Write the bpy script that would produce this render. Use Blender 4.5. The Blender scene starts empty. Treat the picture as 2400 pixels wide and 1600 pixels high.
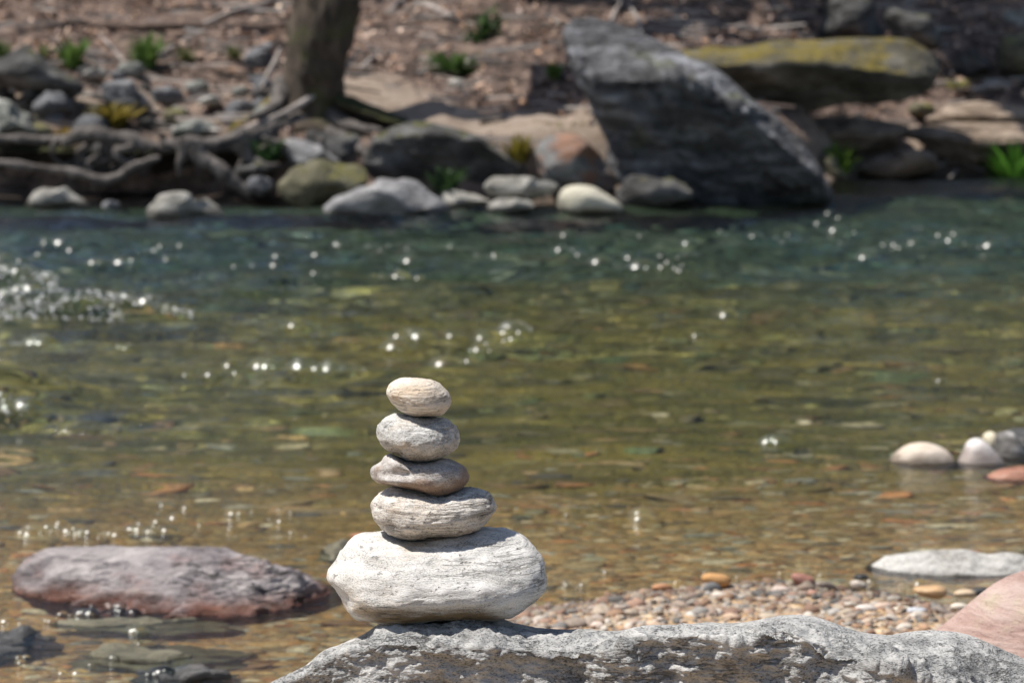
import bpy, bmesh, math, random
import numpy as np
from mathutils import Vector

random.seed(7)
rng = np.random.default_rng(7)
S = bpy.context.scene
COL = S.collection

# ------------------------------------------------------------------ camera
F, H, HOR = 6805.0, 1.236, -75.0          # focal length in photo pixels, eye height, horizon row
PITCH = math.atan((800 - HOR) / F)
cam_d = bpy.data.cameras.new('camera')
cam = bpy.data.objects.new('camera', cam_d)
COL.objects.link(cam)
cam.location = (0, 0, H)
cam.rotation_euler = (math.pi / 2 - PITCH, 0, 0)
cam_d.sensor_width = 36
cam_d.lens = F / 2400 * 36
cam_d.clip_end = 2000
cam_d.clip_start = 0.05
cam_d.dof.use_dof = True
cam_d.dof.focus_distance = 3.36
cam_d.dof.aperture_fstop = 9.4
S.camera = cam

# ------------------------------------------------------------------ sky, sun, exposure
SUN = Vector((-0.44, 0.02, 0.89)).normalized()       # towards the sun
w = bpy.data.worlds.new('World')
S.world = w
w.use_nodes = True
nt = w.node_tree
bg = nt.nodes['Background']
sky = nt.nodes.new('ShaderNodeTexSky')
sky.sky_type = 'NISHITA'
sky.sun_disc = False
sky.sun_elevation = math.asin(SUN.z)
sky.sun_rotation = math.atan2(SUN.x, SUN.y)
sky.ozone_density = 1.0
nt.links.new(sky.outputs[0], bg.inputs[0])
bg.inputs[1].default_value = 0.075
sun_d = bpy.data.lights.new('sun', 'SUN')
sun_d.energy = 4.6
sun_d.angle = math.radians(0.55)
sun_d.color = (1.0, 0.955, 0.89)
sun = bpy.data.objects.new('sun', sun_d)
COL.objects.link(sun)
sun.rotation_euler = SUN.to_track_quat('Z', 'Y').to_euler()
S.view_settings.view_transform = 'Standard'
S.view_settings.look = 'None'
S.view_settings.exposure = 0.53
S.view_settings.gamma = 1
S.cycles.max_bounces = 6
S.cycles.transparent_max_bounces = 16
S.cycles.use_denoising = True
S.cycles.sample_clamp_indirect = 4
S.cycles.sample_clamp_direct = 0

# ------------------------------------------------------------------ helpers: space
CP, SP = math.cos(PITCH), math.sin(PITCH)
RT = np.array([1., 0, 0]); UP = np.array([0, SP, CP]); FW = np.array([0, CP, -SP])
CAM = np.array([0, 0, H])

def ray(px, py):
    px = np.asarray(px, float); py = np.asarray(py, float)
    return FW + ((px - 1200) / F)[..., None] * RT + ((800 - py) / F)[..., None] * UP

def PD(px, py, zc):                      # point at optical depth zc
    return CAM + ray(px, py) * np.asarray(zc, float)[..., None]

def PY(px, py, Y):                       # point at world distance Y
    r = ray(px, py)
    return CAM + r * (np.asarray(Y, float) / r[..., 1])[..., None]

def PZ(px, py, z=0.0):                   # point on the level z
    r = ray(px, py)
    return CAM + r * ((z - H) / r[..., 2])[..., None]

# ------------------------------------------------------------------ helpers: noise
_p = rng.permutation(256); _p = np.concatenate([_p, _p, _p])
_g = rng.normal(size=(256, 3)); _g /= np.linalg.norm(_g, axis=1)[:, None]

def pn(P):
    P = np.asarray(P, float)
    i = np.floor(P).astype(int); f = P - i; i &= 255
    u = f * f * f * (f * (f * 6 - 15) + 10)
    out = 0
    for a in (0, 1):
        for b in (0, 1):
            for c in (0, 1):
                h = _p[_p[_p[i[..., 0] + a] + i[..., 1] + b] + i[..., 2] + c]
                d = (_g[h] * (f - np.array([a, b, c]))).sum(-1)
                wt = (u[..., 0] if a else 1 - u[..., 0]) * (u[..., 1] if b else 1 - u[..., 1]) * (u[..., 2] if c else 1 - u[..., 2])
                out = out + d * wt
    return out * 1.5

def fbm(P, oc=4, gain=0.5):
    P = np.asarray(P, float); o = 0; a = 1.0
    for k in range(oc):
        o = o + a * pn(P * 2 ** k + 17.3 * k); a *= gain
    return o

def ridged(P, oc=4, gain=0.5):
    P = np.asarray(P, float); o = 0; a = 1.0
    for k in range(oc):
        o = o + a * (0.5 - np.abs(pn(P * 2 ** k + 11.7 * k))); a *= gain
    return o

# ------------------------------------------------------------------ helpers: objects
def tag(o, label=None, cat=None, group=None, kind=None):
    if label: o['label'] = label
    if cat: o['category'] = cat
    if group: o['group'] = group
    if kind: o['kind'] = kind
    return o

def mesh_np(name, V, Fc, mat=None, parent=None, col=None, smooth=True, origin=None):
    V = np.asarray(V, float)
    me = bpy.data.meshes.new(name)
    if origin is None: origin = np.zeros(3)
    V = V - origin
    if isinstance(Fc, np.ndarray):
        n, k = Fc.shape
        me.vertices.add(len(V)); me.vertices.foreach_set('co', V.astype(np.float32).ravel())
        me.loops.add(n * k); me.loops.foreach_set('vertex_index', Fc.astype(np.int32).ravel())
        me.polygons.add(n)
        me.polygons.foreach_set('loop_start', np.arange(0, n * k, k, dtype=np.int32))
        me.update(calc_edges=True); me.validate()
    else:
        me.from_pydata(V.tolist(), [], Fc); me.update()
    me.polygons.foreach_set('use_smooth', np.full(len(me.polygons), smooth, dtype=bool))
    if col is not None:
        at = me.color_attributes.new('Col', 'FLOAT_COLOR', 'POINT')
        c4 = np.concatenate([col, np.ones((len(col), 1))], 1).astype(np.float32)
        at.data.foreach_set('color', c4.ravel())
    o = bpy.data.objects.new(name, me)
    o.location = origin
    if mat: me.materials.append(mat)
    COL.objects.link(o)
    if parent is not None:
        o.parent = parent
        o.matrix_parent_inverse.identity()
        o.location = Vector(origin) - parent.location
    return o

def displace(o, fn):
    """move vertices along their normals by fn(world points)"""
    me = o.data; n = len(me.vertices)
    co = np.empty(n * 3, np.float32); me.vertices.foreach_get('co', co); co = co.reshape(-1, 3).astype(float)
    no = np.empty(n * 3, np.float32); me.vertex_normals.foreach_get('vector', no); no = no.reshape(-1, 3)
    co = co + no * fn(co)[:, None]
    me.vertices.foreach_set('co', co.astype(np.float32).ravel()); me.update()
    return o

_ico = {}
def ico(sub):
    if sub not in _ico:
        bm = bmesh.new(); bmesh.ops.create_icosphere(bm, subdivisions=sub, radius=1.0)
        bm.verts.ensure_lookup_table()
        V = np.array([v.co[:] for v in bm.verts]); Fc = np.array([[v.index for v in f.verts] for f in bm.faces])
        bm.free(); _ico[sub] = (V / np.linalg.norm(V, axis=1)[:, None], Fc)
    return _ico[sub]

def chaikin(P, it=2):
    P = np.asarray(P, float)
    for _ in range(it):
        Q = np.roll(P, -1, 0)
        P = np.stack([P * .75 + Q * .25, P * .25 + Q * .75], 1).reshape(-1, 2)
    return P

def zp(pts, ox, oy, s):                  # zoomed-view points to photo points
    return [(ox + x * s, oy + y * s) for x, y in pts]

def cut_np(V, n_, seed):
    r_ = np.random.default_rng(int(abs(seed) * 10) % 99991)
    V = V.copy()
    for _ in range(n_):
        d = r_.normal(size=3); d /= np.linalg.norm(d); c = r_.uniform(.62, .9)
        k = V @ d - c
        V = V - np.maximum(k, 0)[:, None] * d * .93
    return V / np.percentile(np.linalg.norm(V, axis=1), 92)

def stone(name, poly, zc, df, db, mat, label=None, cat='rock', group=None, sub=4, amp=0.004, freq=12., e1=.85, e2=.85,
          rot=0.0, aniso=2.0, smooth_it=2, parent=None, seed=0.0, facet=0.0, fine=0.0, ctr=None, shear=0.0, cut=0, dents=()):
    """a stone with the given outline (photo px) in its broadest section, df/db metres deep to front/back"""
    P = chaikin(poly, smooth_it)
    if ctr is None:
        ctr = (P.max(0) + P.min(0)) / 2
    ctr = np.asarray(ctr, float)
    Q = np.concatenate([P, P[:1]]); t = np.linspace(0, len(P), 3000, endpoint=False)
    k = t.astype(int); fr = (t - k)[:, None]; D = Q[k] * (1 - fr) + Q[k + 1] * fr - ctr
    ang = np.arctan2(-D[:, 1], D[:, 0]); r = np.hypot(D[:, 0], D[:, 1]); od = np.argsort(ang)
    ang, r = ang[od], r[od]
    V, Fc = ico(sub)
    if cut: V = cut_np(V, cut, seed + len(poly) + P[0, 0])
    rho = np.hypot(V[:, 0], V[:, 2]); phi = np.arctan2(V[:, 2], V[:, 0])
    R = np.interp(phi, ang, r, period=2 * math.pi) * rho ** e1
    dep = -np.sign(V[:, 1]) * np.abs(V[:, 1]) ** e2
    dz = np.where(dep > 0, df, db) * dep                      # towards the camera is positive
    dz = dz - shear * R * np.sin(phi) * zc / F
    s = zc / F
    for (dx, dy, rx, ry, dd) in dents:
        qx = ctr[0] + R * np.cos(phi) - dx; qy = ctr[1] - R * np.sin(phi) - dy
        dz = dz - np.where(dep > 0, dd, 0) * np.exp(-(qx / rx) ** 2 - (qy / ry) ** 2)
    c = PD(ctr[0], ctr[1], zc)
    off = (R * np.cos(phi) * s)[:, None] * RT + (R * np.sin(phi) * s)[:, None] * UP - dz[:, None] * FW
    o = mesh_np(name, c + off, Fc, mat, parent, origin=c)
    ca, sa = math.cos(rot), math.sin(rot)
    def fn(p):
        q = np.stack([p[:, 0] * ca + p[:, 2] * sa, p[:, 1], (-p[:, 0] * sa + p[:, 2] * ca) * aniso], 1) * freq + seed * 7.7 + 3.1
        d = amp * fbm(q, 4)
        if facet: d = d + facet * (ridged(q * .6 + 40, 3) - .4)
        if fine: d = d + fine * fbm(q * 6 + 9, 4, .6)
        return d
    displace(o, fn)
    if label: tag(o, label, cat, group)
    return o

def column_rock(name, top, bot, zc, df, db, mat, label=None, cat='rock', group=None, edge=.4, pe=.7, k=.6, q=1.5,
                amp=.01, freq=8., nu=120, nv=60, sbias=1.0, taper=.6, rot=0., aniso=2., seed=0., ridge=0., fine=0., crest=.3, dfx=None):
    """a rock whose outline is top(x)/bot(x) in photo px; edge = row where the top face breaks into the front face"""
    top = np.array(top, float); bot = np.array(bot, float)
    x0 = max(top[0, 0], bot[0, 0]); x1 = min(top[-1, 0], bot[-1, 0])
    th = np.linspace(0, math.pi, nu); u = (1 - np.cos(th)) / 2 * .75 + np.linspace(0, 1, nu) * .25
    X = x0 + (x1 - x0) * u
    fine_x = np.linspace(x0, x1, 800)
    def sm(a):
        y = np.interp(fine_x, a[:, 0], a[:, 1]); ker = np.hanning(25); ker /= ker.sum()
        y = np.convolve(np.pad(y, 12, mode='edge'), ker, 'valid')
        return np.interp(X, fine_x, y)
    T, B = sm(top), sm(bot); B = np.maximum(B, T + .5)
    if np.isscalar(edge): E = np.full(nu, edge)
    else:
        ed = np.array(edge, float); E = np.clip((sm(ed) - T) / (B - T), .03, .95)
    wq = (1 - (2 * u - 1) ** 2) ** taper
    if dfx is not None: wq = wq * np.interp(X, *zip(*dfx))
    nf = nv; nb = max(8, nv // 3)
    s_f = np.linspace(0, 1, nf) ** sbias
    rows = []
    for s in s_f:
        up_ = np.clip(s / E, 0, 1) ** pe
        dn = k + (1 - k) * (1 - np.clip((s - E) / (1 - E), 0, 1) ** q)
        f = df * wq * np.where(s < E, up_, dn)
        rows.append(PD(X, T + (B - T) * s, zc - f))
    for s in np.linspace(1, 0, nb + 1)[:-1]:
        f = -db * wq * np.sin(math.pi * min(max(s, .02), 1 - .0)) ** .6 if s < 1 else 0 * wq
        rows.append(PD(X, T + (B - T) * s, zc - f))
    G = np.array(rows); n = len(rows)
    V = G.reshape(-1, 3)
    a = np.arange(n)[:, None]; b = np.arange(nu - 1)[None]
    i00 = a * nu + b; i10 = ((a + 1) % n) * nu + b
    Fc = np.stack([i00, i10, i10 + 1, i00 + 1], -1).reshape(-1, 4)
    cp = PD((x0 + x1) / 2, float((T.mean() + B.mean()) / 2), zc)
    o = mesh_np(name, V, Fc, mat, origin=cp)
    ss = np.concatenate([s_f, np.linspace(1, 0, nb + 1)[:-1]])
    wt = (crest + (1 - crest) * np.clip(ss[:, None] / (E[None] * .8), 0, 1)) * (wq / wq.max())[None] ** .5
    wt = wt.ravel()
    ca, sa = math.cos(rot), math.sin(rot)
    def fn(p):
        qq = np.stack([p[:, 0] * ca + p[:, 2] * sa, p[:, 1], (-p[:, 0] * sa + p[:, 2] * ca) * aniso], 1) * freq + seed * 5.3 + 1.7
        d = amp * fbm(qq, 5, .55)
        if ridge: d = d + ridge * (ridged(qq * .8 + 31, 4, .55) - .45)
        if fine: d = d + fine * fbm(qq * 7 + 5, 4, .6)
        return d * wt
    displace(o, fn)
    if label: tag(o, label, cat, group)
    return o

def crom(P, n):
    P = np.asarray(P, float); Q = np.concatenate([[2 * P[0] - P[1]], P, [2 * P[-1] - P[-2]]])
    t = np.linspace(0, len(P) - 1, n); k = np.minimum(t.astype(int), len(P) - 2); f = (t - k)[:, None]
    a, b, c, d = Q[k], Q[k + 1], Q[k + 2], Q[k + 3]
    return .5 * (2 * b + (c - a) * f + (2 * a - 5 * b + 4 * c - d) * f ** 2 + (3 * b - a - 3 * c + d) * f ** 3)

def tube_np(pts, rad, n=30, m=12, lump=.15, seed=0., flat=1.0):
    P = crom(pts, n); R = crom(np.stack([np.asarray(rad, float)] * 3, 1), n)[:, 0]
    T = np.gradient(P, axis=0); T /= np.linalg.norm(T, axis=1)[:, None]
    ref = np.array([0, 0, 1.]) if abs(T[:, 2]).mean() < .8 else np.array([0, 1., 0])
    A = np.cross(T, ref); A /= np.linalg.norm(A, axis=1)[:, None]; Bn = np.cross(A, T)
    th = np.linspace(0, 2 * math.pi, m, endpoint=False)
    V = P[:, None] + R[:, None, None] * (np.cos(th)[None, :, None] * A[:, None] + flat * np.sin(th)[None, :, None] * Bn[:, None])
    nn = fbm(V * 9 + seed, 3)
    V = V + (V - P[:, None]) * (lump * nn)[..., None]
    V = V.reshape(-1, 3)
    a = np.arange(n - 1)[:, None]; b = np.arange(m)[None]; b2 = (b + 1) % m
    Fc = np.stack([a * m + b, a * m + b2, (a + 1) * m + b2, (a + 1) * m + b], -1).reshape(-1, 4)
    Fl = [list(map(int, f)) for f in Fc] + [list(range(m))[::-1], [(n - 1) * m + i for i in range(m)]]
    return V, Fl

def tube(name, pts, rad, mat, parent=None, **kw):
    V, Fl = tube_np(pts, rad, **kw)
    return mesh_np(name, V, Fl, mat, parent, origin=None if parent is None else np.array(parent.location))

def join_np(parts):
    Vs, Fs, o = [], [], 0
    for V, Fl in parts:
        Vs.append(V); Fs += [[i + o for i in f] for f in Fl]; o += len(V)
    return np.concatenate(Vs), Fs

# ------------------------------------------------------------------ helpers: materials
def newmat(name):
    m = bpy.data.materials.new(name); m.use_nodes = True
    n = m.node_tree; b = n.nodes['Principled BSDF']
    return m, n, b
def N(n, t, **kw):
    x = n.nodes.new(t)
    for k_, v in kw.items(): setattr(x, k_, v)
    return x
def L(n, a, b): n.links.new(a, b)
def noise(n, vec, scale, detail=4, rough=.55, dist=0.):
    x = N(n, 'ShaderNodeTexNoise'); x.inputs['Scale'].default_value = scale; x.inputs['Detail'].default_value = detail
    x.inputs['Roughness'].default_value = rough; x.inputs['Distortion'].default_value = dist
    if vec is not None: L(n, vec, x.inputs['Vector'])
    return x.outputs[0]
def ramp(n, fac, stops):
    r = N(n, 'ShaderNodeValToRGB'); e = r.color_ramp.elements
    while len(e) < len(stops): e.new(.5)
    for el, (p, c) in zip(e, stops):
        el.position = p; el.color = (c, c, c, 1) if np.isscalar(c) else (*c, 1)
    L(n, fac, r.inputs[0]); return r.outputs[0]
def mix(n, fac, a, b, mode='MIX'):
    m = N(n, 'ShaderNodeMix', data_type='RGBA', blend_type=mode)
    for v, s in ((fac, 0), (a, 6), (b, 7)):
        if isinstance(v, (int, float)): m.inputs[s].default_value = v
        elif isinstance(v, tuple): m.inputs[s].default_value = (*v, 1)
        else: L(n, v, m.inputs[s])
    return m.outputs[2]
def math_(n, op, a, b=0.0, clamp=False):
    m = N(n, 'ShaderNodeMath', operation=op, use_clamp=clamp)
    for v, s in ((a, 0), (b, 1)):
        if isinstance(v, (int, float)): m.inputs[s].default_value = v
        else: L(n, v, m.inputs[s])
    return m.outputs[0]
def mapping(n, vec, rot=(0, 0, 0), scale=(1, 1, 1), loc=(0, 0, 0)):
    m = N(n, 'ShaderNodeMapping'); m.inputs['Rotation'].default_value = rot; m.inputs['Scale'].default_value = scale
    m.inputs['Location'].default_value = loc; L(n, vec, m.inputs['Vector']); return m.outputs[0]

def rock_mat(name, dark, mid, light, scale=14, stretch=5, fol=0.0, speck=.5, sscale=260, bump=.004, rough=.9,
             pits=0., dist=.3, band=None, moss=None, moss_rng=(.55, .75), stain=None, stain_rng=(.52, .68), stain_scale=9, wet=None, wet_tint=None, seed=0., contrast=.16, lines=0.):
    m, n, b = newmat(name)
    tc = N(n, 'ShaderNodeTexCoord').outputs['Object']
    mp = mapping(n, tc, (0, fol, 0), (1, 1, stretch), (seed, seed * 1.7, seed * .6))
    n1 = noise(n, mp, scale, 10, .66, dist)
    col = ramp(n, n1, [(.5 - contrast, dark), (.5, mid), (.5 + contrast, light)])
    if stain is not None:
        ns = noise(n, mapping(n, tc, (0, fol, 0), (1, 1, 2), (seed * 2 + 5, 1, 2)), stain_scale, 6, .6)
        col = mix(n, ramp(n, ns, [(stain_rng[0], 0.), (stain_rng[1], .85)]), col, stain)
    if band is not None:                   # a mineral stain left along the stone's old waterline
        bc, z0, hw, x0, x1 = band
        so = N(n, 'ShaderNodeSeparateXYZ'); L(n, tc, so.inputs[0])
        zz = math_(n, 'ADD', math_(n, 'SUBTRACT', so.outputs[2], z0), math_(n, 'MULTIPLY', math_(n, 'SUBTRACT', noise(n, mapping(n, tc, scale=(1, 1, 6)), 22, 5, .65), .5), .03))
        fz_ = math_(n, 'SUBTRACT', 1.0, math_(n, 'DIVIDE', math_(n, 'ABSOLUTE', zz), hw), True)
        fx_ = math_(n, 'SUBTRACT', 1.0, math_(n, 'POWER', math_(n, 'ABSOLUTE', math_(n, 'DIVIDE', math_(n, 'SUBTRACT', so.outputs[0], (x0 + x1) / 2), (x1 - x0) / 2)), 4.0), True)
        col = mix(n, math_(n, 'MULTIPLY', math_(n, 'MULTIPLY', fz_, fx_), 1.4, True), col, bc)
    n2 = noise(n, mapping(n, tc, (0, fol, 0), (1, 1, 2.2), (1, seed, 3)), sscale, 3, .7)
    sp = ramp(n, n2, [(.38, 1.), (.5, 0.)])
    spk = math_(n, 'MULTIPLY', sp, math_(n, 'MULTIPLY', ramp(n, n1, [(.35, 1.), (.62, .25)]), speck))
    col = mix(n, spk, col, tuple(c * .22 for c in mid))
    hgt = math_(n, 'ADD', n1, math_(n, 'MULTIPLY', n2, .12))
    if lines:
        nl = noise(n, mapping(n, tc, (0, fol, 0), (.55, .55, stretch * 1.3), (seed + 9, 2, seed)), scale * 1.6, 5, .6, .6)
        cr = ramp(n, nl, [(.47, 0.), (.50, 1.), (.53, 0.)])
        gate = ramp(n, noise(n, tc, scale * .9, 3), [(.5, 0.), (.6, 1.)])
        cr = math_(n, 'MULTIPLY', cr, gate)
        col = mix(n, math_(n, 'MULTIPLY', cr, lines), col, tuple(c * .3 for c in dark))
        hgt = math_(n, 'SUBTRACT', hgt, math_(n, 'MULTIPLY', cr, .25))
    if pits:
        pt = ramp(n, noise(n, mapping(n, tc, (0, fol, 0), (1, 1, 1.8), (seed * 3, 2, 1)), 75, 3, .6), [(.29, 1.), (.37, 0.)])
        col = mix(n, math_(n, 'MULTIPLY', pt, pits), col, tuple(c * .35 for c in dark))
        hgt = math_(n, 'SUBTRACT', hgt, math_(n, 'MULTIPLY', pt, .3))
    geo = N(n, 'ShaderNodeNewGeometry')
    sep = N(n, 'ShaderNodeSeparateXYZ'); L(n, geo.outputs['Normal'], sep.inputs[0])
    if moss is not None:
        nm = noise(n, tc, 6, 8, .7)
        f = math_(n, 'ADD', math_(n, 'MULTIPLY', sep.outputs[2], .38), math_(n, 'MULTIPLY', nm, 1.1))
        f = ramp(n, f, [(moss_rng[0], 0.), (moss_rng[1], 1.)])
        mc = ramp(n, noise(n, tc, 30, 6, .7), [(.35, tuple(c * .35 for c in moss)), (.65, moss)])
        col = mix(n, f, col, mc)
    rg = rough
    if wet is not None:
        sp2 = N(n, 'ShaderNodeSeparateXYZ'); L(n, geo.outputs['Position'], sp2.inputs[0])
        wz = math_(n, 'ADD', sp2.outputs[2], math_(n, 'MULTIPLY', math_(n, 'SUBTRACT', noise(n, tc, 14, 4), .5), .05))
        f = ramp(n, math_(n, 'MULTIPLY', math_(n, 'SUBTRACT', wz, wet - .5), 1.), [(.49, 1.), (.515, 0.)])
        col = mix(n, f, col, mix(n, 1.0, col, wet_tint or (.38, .36, .34), 'MULTIPLY'))
        rg = ramp(n, f, [(0., rough), (1., .14)])
        L(n, rg, b.inputs['Roughness'])
    else:
        b.inputs['Roughness'].default_value = rough
    L(n, col, b.inputs['Base Color'])
    bp = N(n, 'ShaderNodeBump'); bp.inputs['Strength'].default_value = 1.0; bp.inputs['Distance'].default_value = bump * 4
    L(n, hgt, bp.inputs['Height']); L(n, bp.outputs[0], b.inputs['Normal'])
    b.inputs['Specular IOR Level'].default_value = .35
    return m

def attr_mat(name, rough=.85, spec=.3, nscale=60, namt=.35, trans=0.):
    m, n, b = newmat(name)
    a = N(n, 'ShaderNodeAttribute', attribute_name='Col')
    tc = N(n, 'ShaderNodeTexCoord').outputs['Object']
    nz = noise(n, tc, nscale, 5, .65)
    col = mix(n, 1.0, a.outputs[0], ramp(n, nz, [(.3, 1 - namt), (.7, 1 + namt)]), 'MULTIPLY')
    L(n, col, b.inputs['Base Color']); b.inputs['Roughness'].default_value = rough
    b.inputs['Specular IOR Level'].default_value = spec
    return m

# ------------------------------------------------------------------ terrain functions
def shore(X):                            # distance of the far waterline
    return np.interp(X, [-9, -4, -2.9, -1.0, -.4, .2, .6, 1.4, 1.75, 2.1, 3.5, 9], [14.9, 15.1, 15.35, 15.3, 15.1, 15.15, 15.2, 15.6, 16.3, 17.1, 17.3, 17.6])
_tl = ([-3, -1, 0, .40, .52, 2, 5, 9, 20, 60, 200], [-.9, -.35, -.06, .03, .34, .62, 1.06, 1.9, 3.6, 8, 14])
_tr = ([-3, -1, 0, .3, 1.0, 2.3, 4, 9, 20, 60, 200], [-.8, -.25, -.03, .06, .34, .72, 1.05, 2.0, 3.6, 8, 14])
def zbank(X, Y):
    t = Y - shore(X); r = np.clip((X - 1.3) / .8, 0, 1)
    z = np.interp(t, *_tl) * (1 - r) + np.interp(t, *_tr) * r
    n = fbm(np.stack([X * 1.3, Y * 1.3, 0 * X + 4], -1), 4) * .15 * np.clip(t, 0, 1) + fbm(np.stack([X * 4.5, Y * 4.5, 0 * X + 1], -1), 3) * .035 * np.clip(t, 0, 1)
    return z + n
def bar_edge(X):                         # where the gravel bar meets the water
    w_ = .05 * fbm(np.stack([X * 5, 0 * X + 3.3, 0 * X], -1), 4) if np.ndim(X) else 0.
    return w_ + np.interp(X, [-3, -1.2, -.55, -.2, .02, .25, .55, .75, .95, 1.5, 4], [3.2, 3.6, 4.2, 5.0, 5.5, 5.66, 5.74, 5.56, 5.46, 5.42, 5.4])
def zbed(X, Y):
    e = bar_edge(X)
    t = Y - e
    z = np.interp(t, [-6, -1, 0, .12, .13, 1, 3.5, 6, 9, 12, 20], [.30, .055, .010, -.026, -.028, -.065, -.18, -.34, -.5, -.65, -.9])
    n = fbm(np.stack([X * 2.2, Y * 2.2, 0 * X], -1), 4) * .022
    far = np.interp(Y - shore(X), [-2.5, -1.2, -.3, .5], [-9, -.5, -.12, .0])
    return np.maximum(z + n, far)

# ------------------------------------------------------------------ setting: riverbed
gx = np.concatenate([np.linspace(-60, -6, 20), np.linspace(-5.8, 5.8, 260), np.linspace(6, 60, 20)])
gy = np.concatenate([np.linspace(-60, 1.8, 16), np.linspace(2, 8, 150), np.linspace(8.05, 18, 130)])
def sheet(name, gx, gy, zf, mat, kind='structure'):
    XX, YY = np.meshgrid(gx, gy); Z = zf(XX, YY)
    V = np.stack([XX, YY, Z], -1).reshape(-1, 3); nx = len(gx); ny = len(gy)
    a = np.arange(ny - 1)[:, None]; b = np.arange(nx - 1)[None]
    i = a * nx + b
    Fc = np.stack([i, i + 1, i + nx + 1, i + nx], -1).reshape(-1, 4)
    o = mesh_np(name, V, Fc, mat); o['kind'] = kind
    return o

m, n, b = newmat('riverbed_gravel')
geo = N(n, 'ShaderNodeNewGeometry').outputs['Position']
sp = N(n, 'ShaderNodeSeparateXYZ'); L(n, geo, sp.inputs[0])
vor = N(n, 'ShaderNodeTexVoronoi'); vor.inputs['Scale'].default_value = 38; L(n, geo, vor.inputs['Vector'])
sepc = N(n, 'ShaderNodeSeparateColor'); L(n, vor.outputs['Color'], sepc.inputs[0])
near = ramp(n, sepc.outputs[0], [(0., (.32, .20, .10)), (.3, (.46, .33, .20)), (.5, (.26, .22, .17)), (.75, (.50, .31, .16)), (1., (.58, .48, .34))])
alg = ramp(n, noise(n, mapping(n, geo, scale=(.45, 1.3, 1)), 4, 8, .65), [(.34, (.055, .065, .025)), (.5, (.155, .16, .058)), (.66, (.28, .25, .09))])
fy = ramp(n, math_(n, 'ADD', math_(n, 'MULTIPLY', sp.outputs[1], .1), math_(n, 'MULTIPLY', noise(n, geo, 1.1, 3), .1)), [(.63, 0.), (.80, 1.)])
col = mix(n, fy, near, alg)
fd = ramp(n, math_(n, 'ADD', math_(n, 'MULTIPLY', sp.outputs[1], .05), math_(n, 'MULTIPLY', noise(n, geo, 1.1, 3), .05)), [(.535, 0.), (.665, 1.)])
col = mix(n, fd, col, (.03, .068, .052))  # far bed coloured dark teal to imitate water depth and reflected sky
fz = ramp(n, math_(n, 'ADD', sp.outputs[2], .5), [(.42, 1.), (.51, 0.)])
col = mix(n, fz, col, mix(n, 1.0, col, (.88, .74, .50), 'MULTIPLY'))
L(n, col, b.inputs['Base Color']); b.inputs['Roughness'].default_value = .9
bp = N(n, 'ShaderNodeBump'); bp.inputs['Distance'].default_value = .02; L(n, vor.outputs['Distance'], bp.inputs['Height']); bp.invert = True
L(n, bp.outputs[0], b.inputs['Normal'])
M_bed = m
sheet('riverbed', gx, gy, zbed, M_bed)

# ------------------------------------------------------------------ setting: far bank and hillside
m, n, b = newmat('leaf_litter_soil')
geo = N(n, 'ShaderNodeNewGeometry').outputs['Position']
sp = N(n, 'ShaderNodeSeparateXYZ'); L(n, geo, sp.inputs[0])
n1 = noise(n, geo, 9, 10, .8)
lit = ramp(n, n1, [(.34, (.02, .014, .011)), (.46, (.09, .06, .047)), (.57, (.31, .215, .165)), (.68, (.52, .39, .31))])
sand = ramp(n, noise(n, mapping(n, geo, (0, 0, -.5), (1, 3, 1)), 6, 8, .65), [(.3, (.24, .17, .12)), (.5, (.40, .31, .24)), (.7, (.52, .43, .35))])
# sand lies low on the slope, in a strip behind the boulders and on the beach downstream
att = N(n, 'ShaderNodeAttribute', attribute_name='Col')
col = mix(n, att.outputs[0], lit, sand)
wet = ramp(n, math_(n, 'ADD', sp.outputs[2], .5), [(.515, 1.), (.55, 0.)])
col = mix(n, wet, col, mix(n, 1.0, col, (.4, .38, .34), 'MULTIPLY'))
L(n, col, b.inputs['Base Color']); b.inputs['Roughness'].default_value = .95
bp = N(n, 'ShaderNodeBump'); bp.inputs['Distance'].default_value = .05; L(n, n1, bp.inputs['Height']); L(n, bp.outputs[0], b.inputs['Normal'])
M_bank = m
def onbank(px, py, lift=0.):
    px = np.atleast_1d(np.asarray(px, float)); py = np.atleast_1d(np.asarray(py, float))
    Ys = np.linspace(14.6, 32, 1400); r = ray(px, py)
    P = CAM + r[:, None, :] * (Ys[None] / r[:, 1:2])[..., None]
    below = P[..., 2] < np.maximum(zbank(P[..., 0], P[..., 1]), 0) + lift
    k = np.argmax(below, 1); k[~below.any(1)] = 700
    return P[np.arange(len(px)), k]
def sand_mask(X, Y):
    t = Y - shore(X)
    c = 1.15 - .42 * (X + .9) + .25 * fbm(np.stack([X * 2, Y * 2, 0 * X + 9], -1), 3)
    strip = np.exp(-((t - c) / .42) ** 4) * np.clip((X + 1.2) / .3, 0, 1) * np.clip((1.0 - X) / .6, 0, 1)
    beach = np.clip((X - 1.6) / .3, 0, 1) * np.clip((1.15 + .3 * fbm(np.stack([X * 1.5, Y * 3, 0 * X], -1), 3) - t) / .25, 0, 1)
    left = 1.0 * np.exp(-((t - 1.15) / .6) ** 4) * np.clip((-1.2 - X) / .5, 0, 1) * np.clip(.7 + 1.6 * fbm(np.stack([X * 2.2, Y * 3, 0 * X + 2], -1), 3), 0, 1)
    return np.clip(strip + beach + left, 0, 1)
gx2 = np.concatenate([np.linspace(-150, -8, 16), np.linspace(-7.5, 7.5, 260), np.linspace(8, 150, 16)])
gt2 = np.concatenate([np.linspace(-.9, 6, 150), np.linspace(6.3, 14, 30), np.linspace(15, 180, 24)])
XX, TT = np.meshgrid(gx2, gt2); YY = TT + shore(XX)
ZZ = zbank(XX, YY)
V = np.stack([XX, YY, ZZ], -1).reshape(-1, 3); nx = len(gx2)
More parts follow.
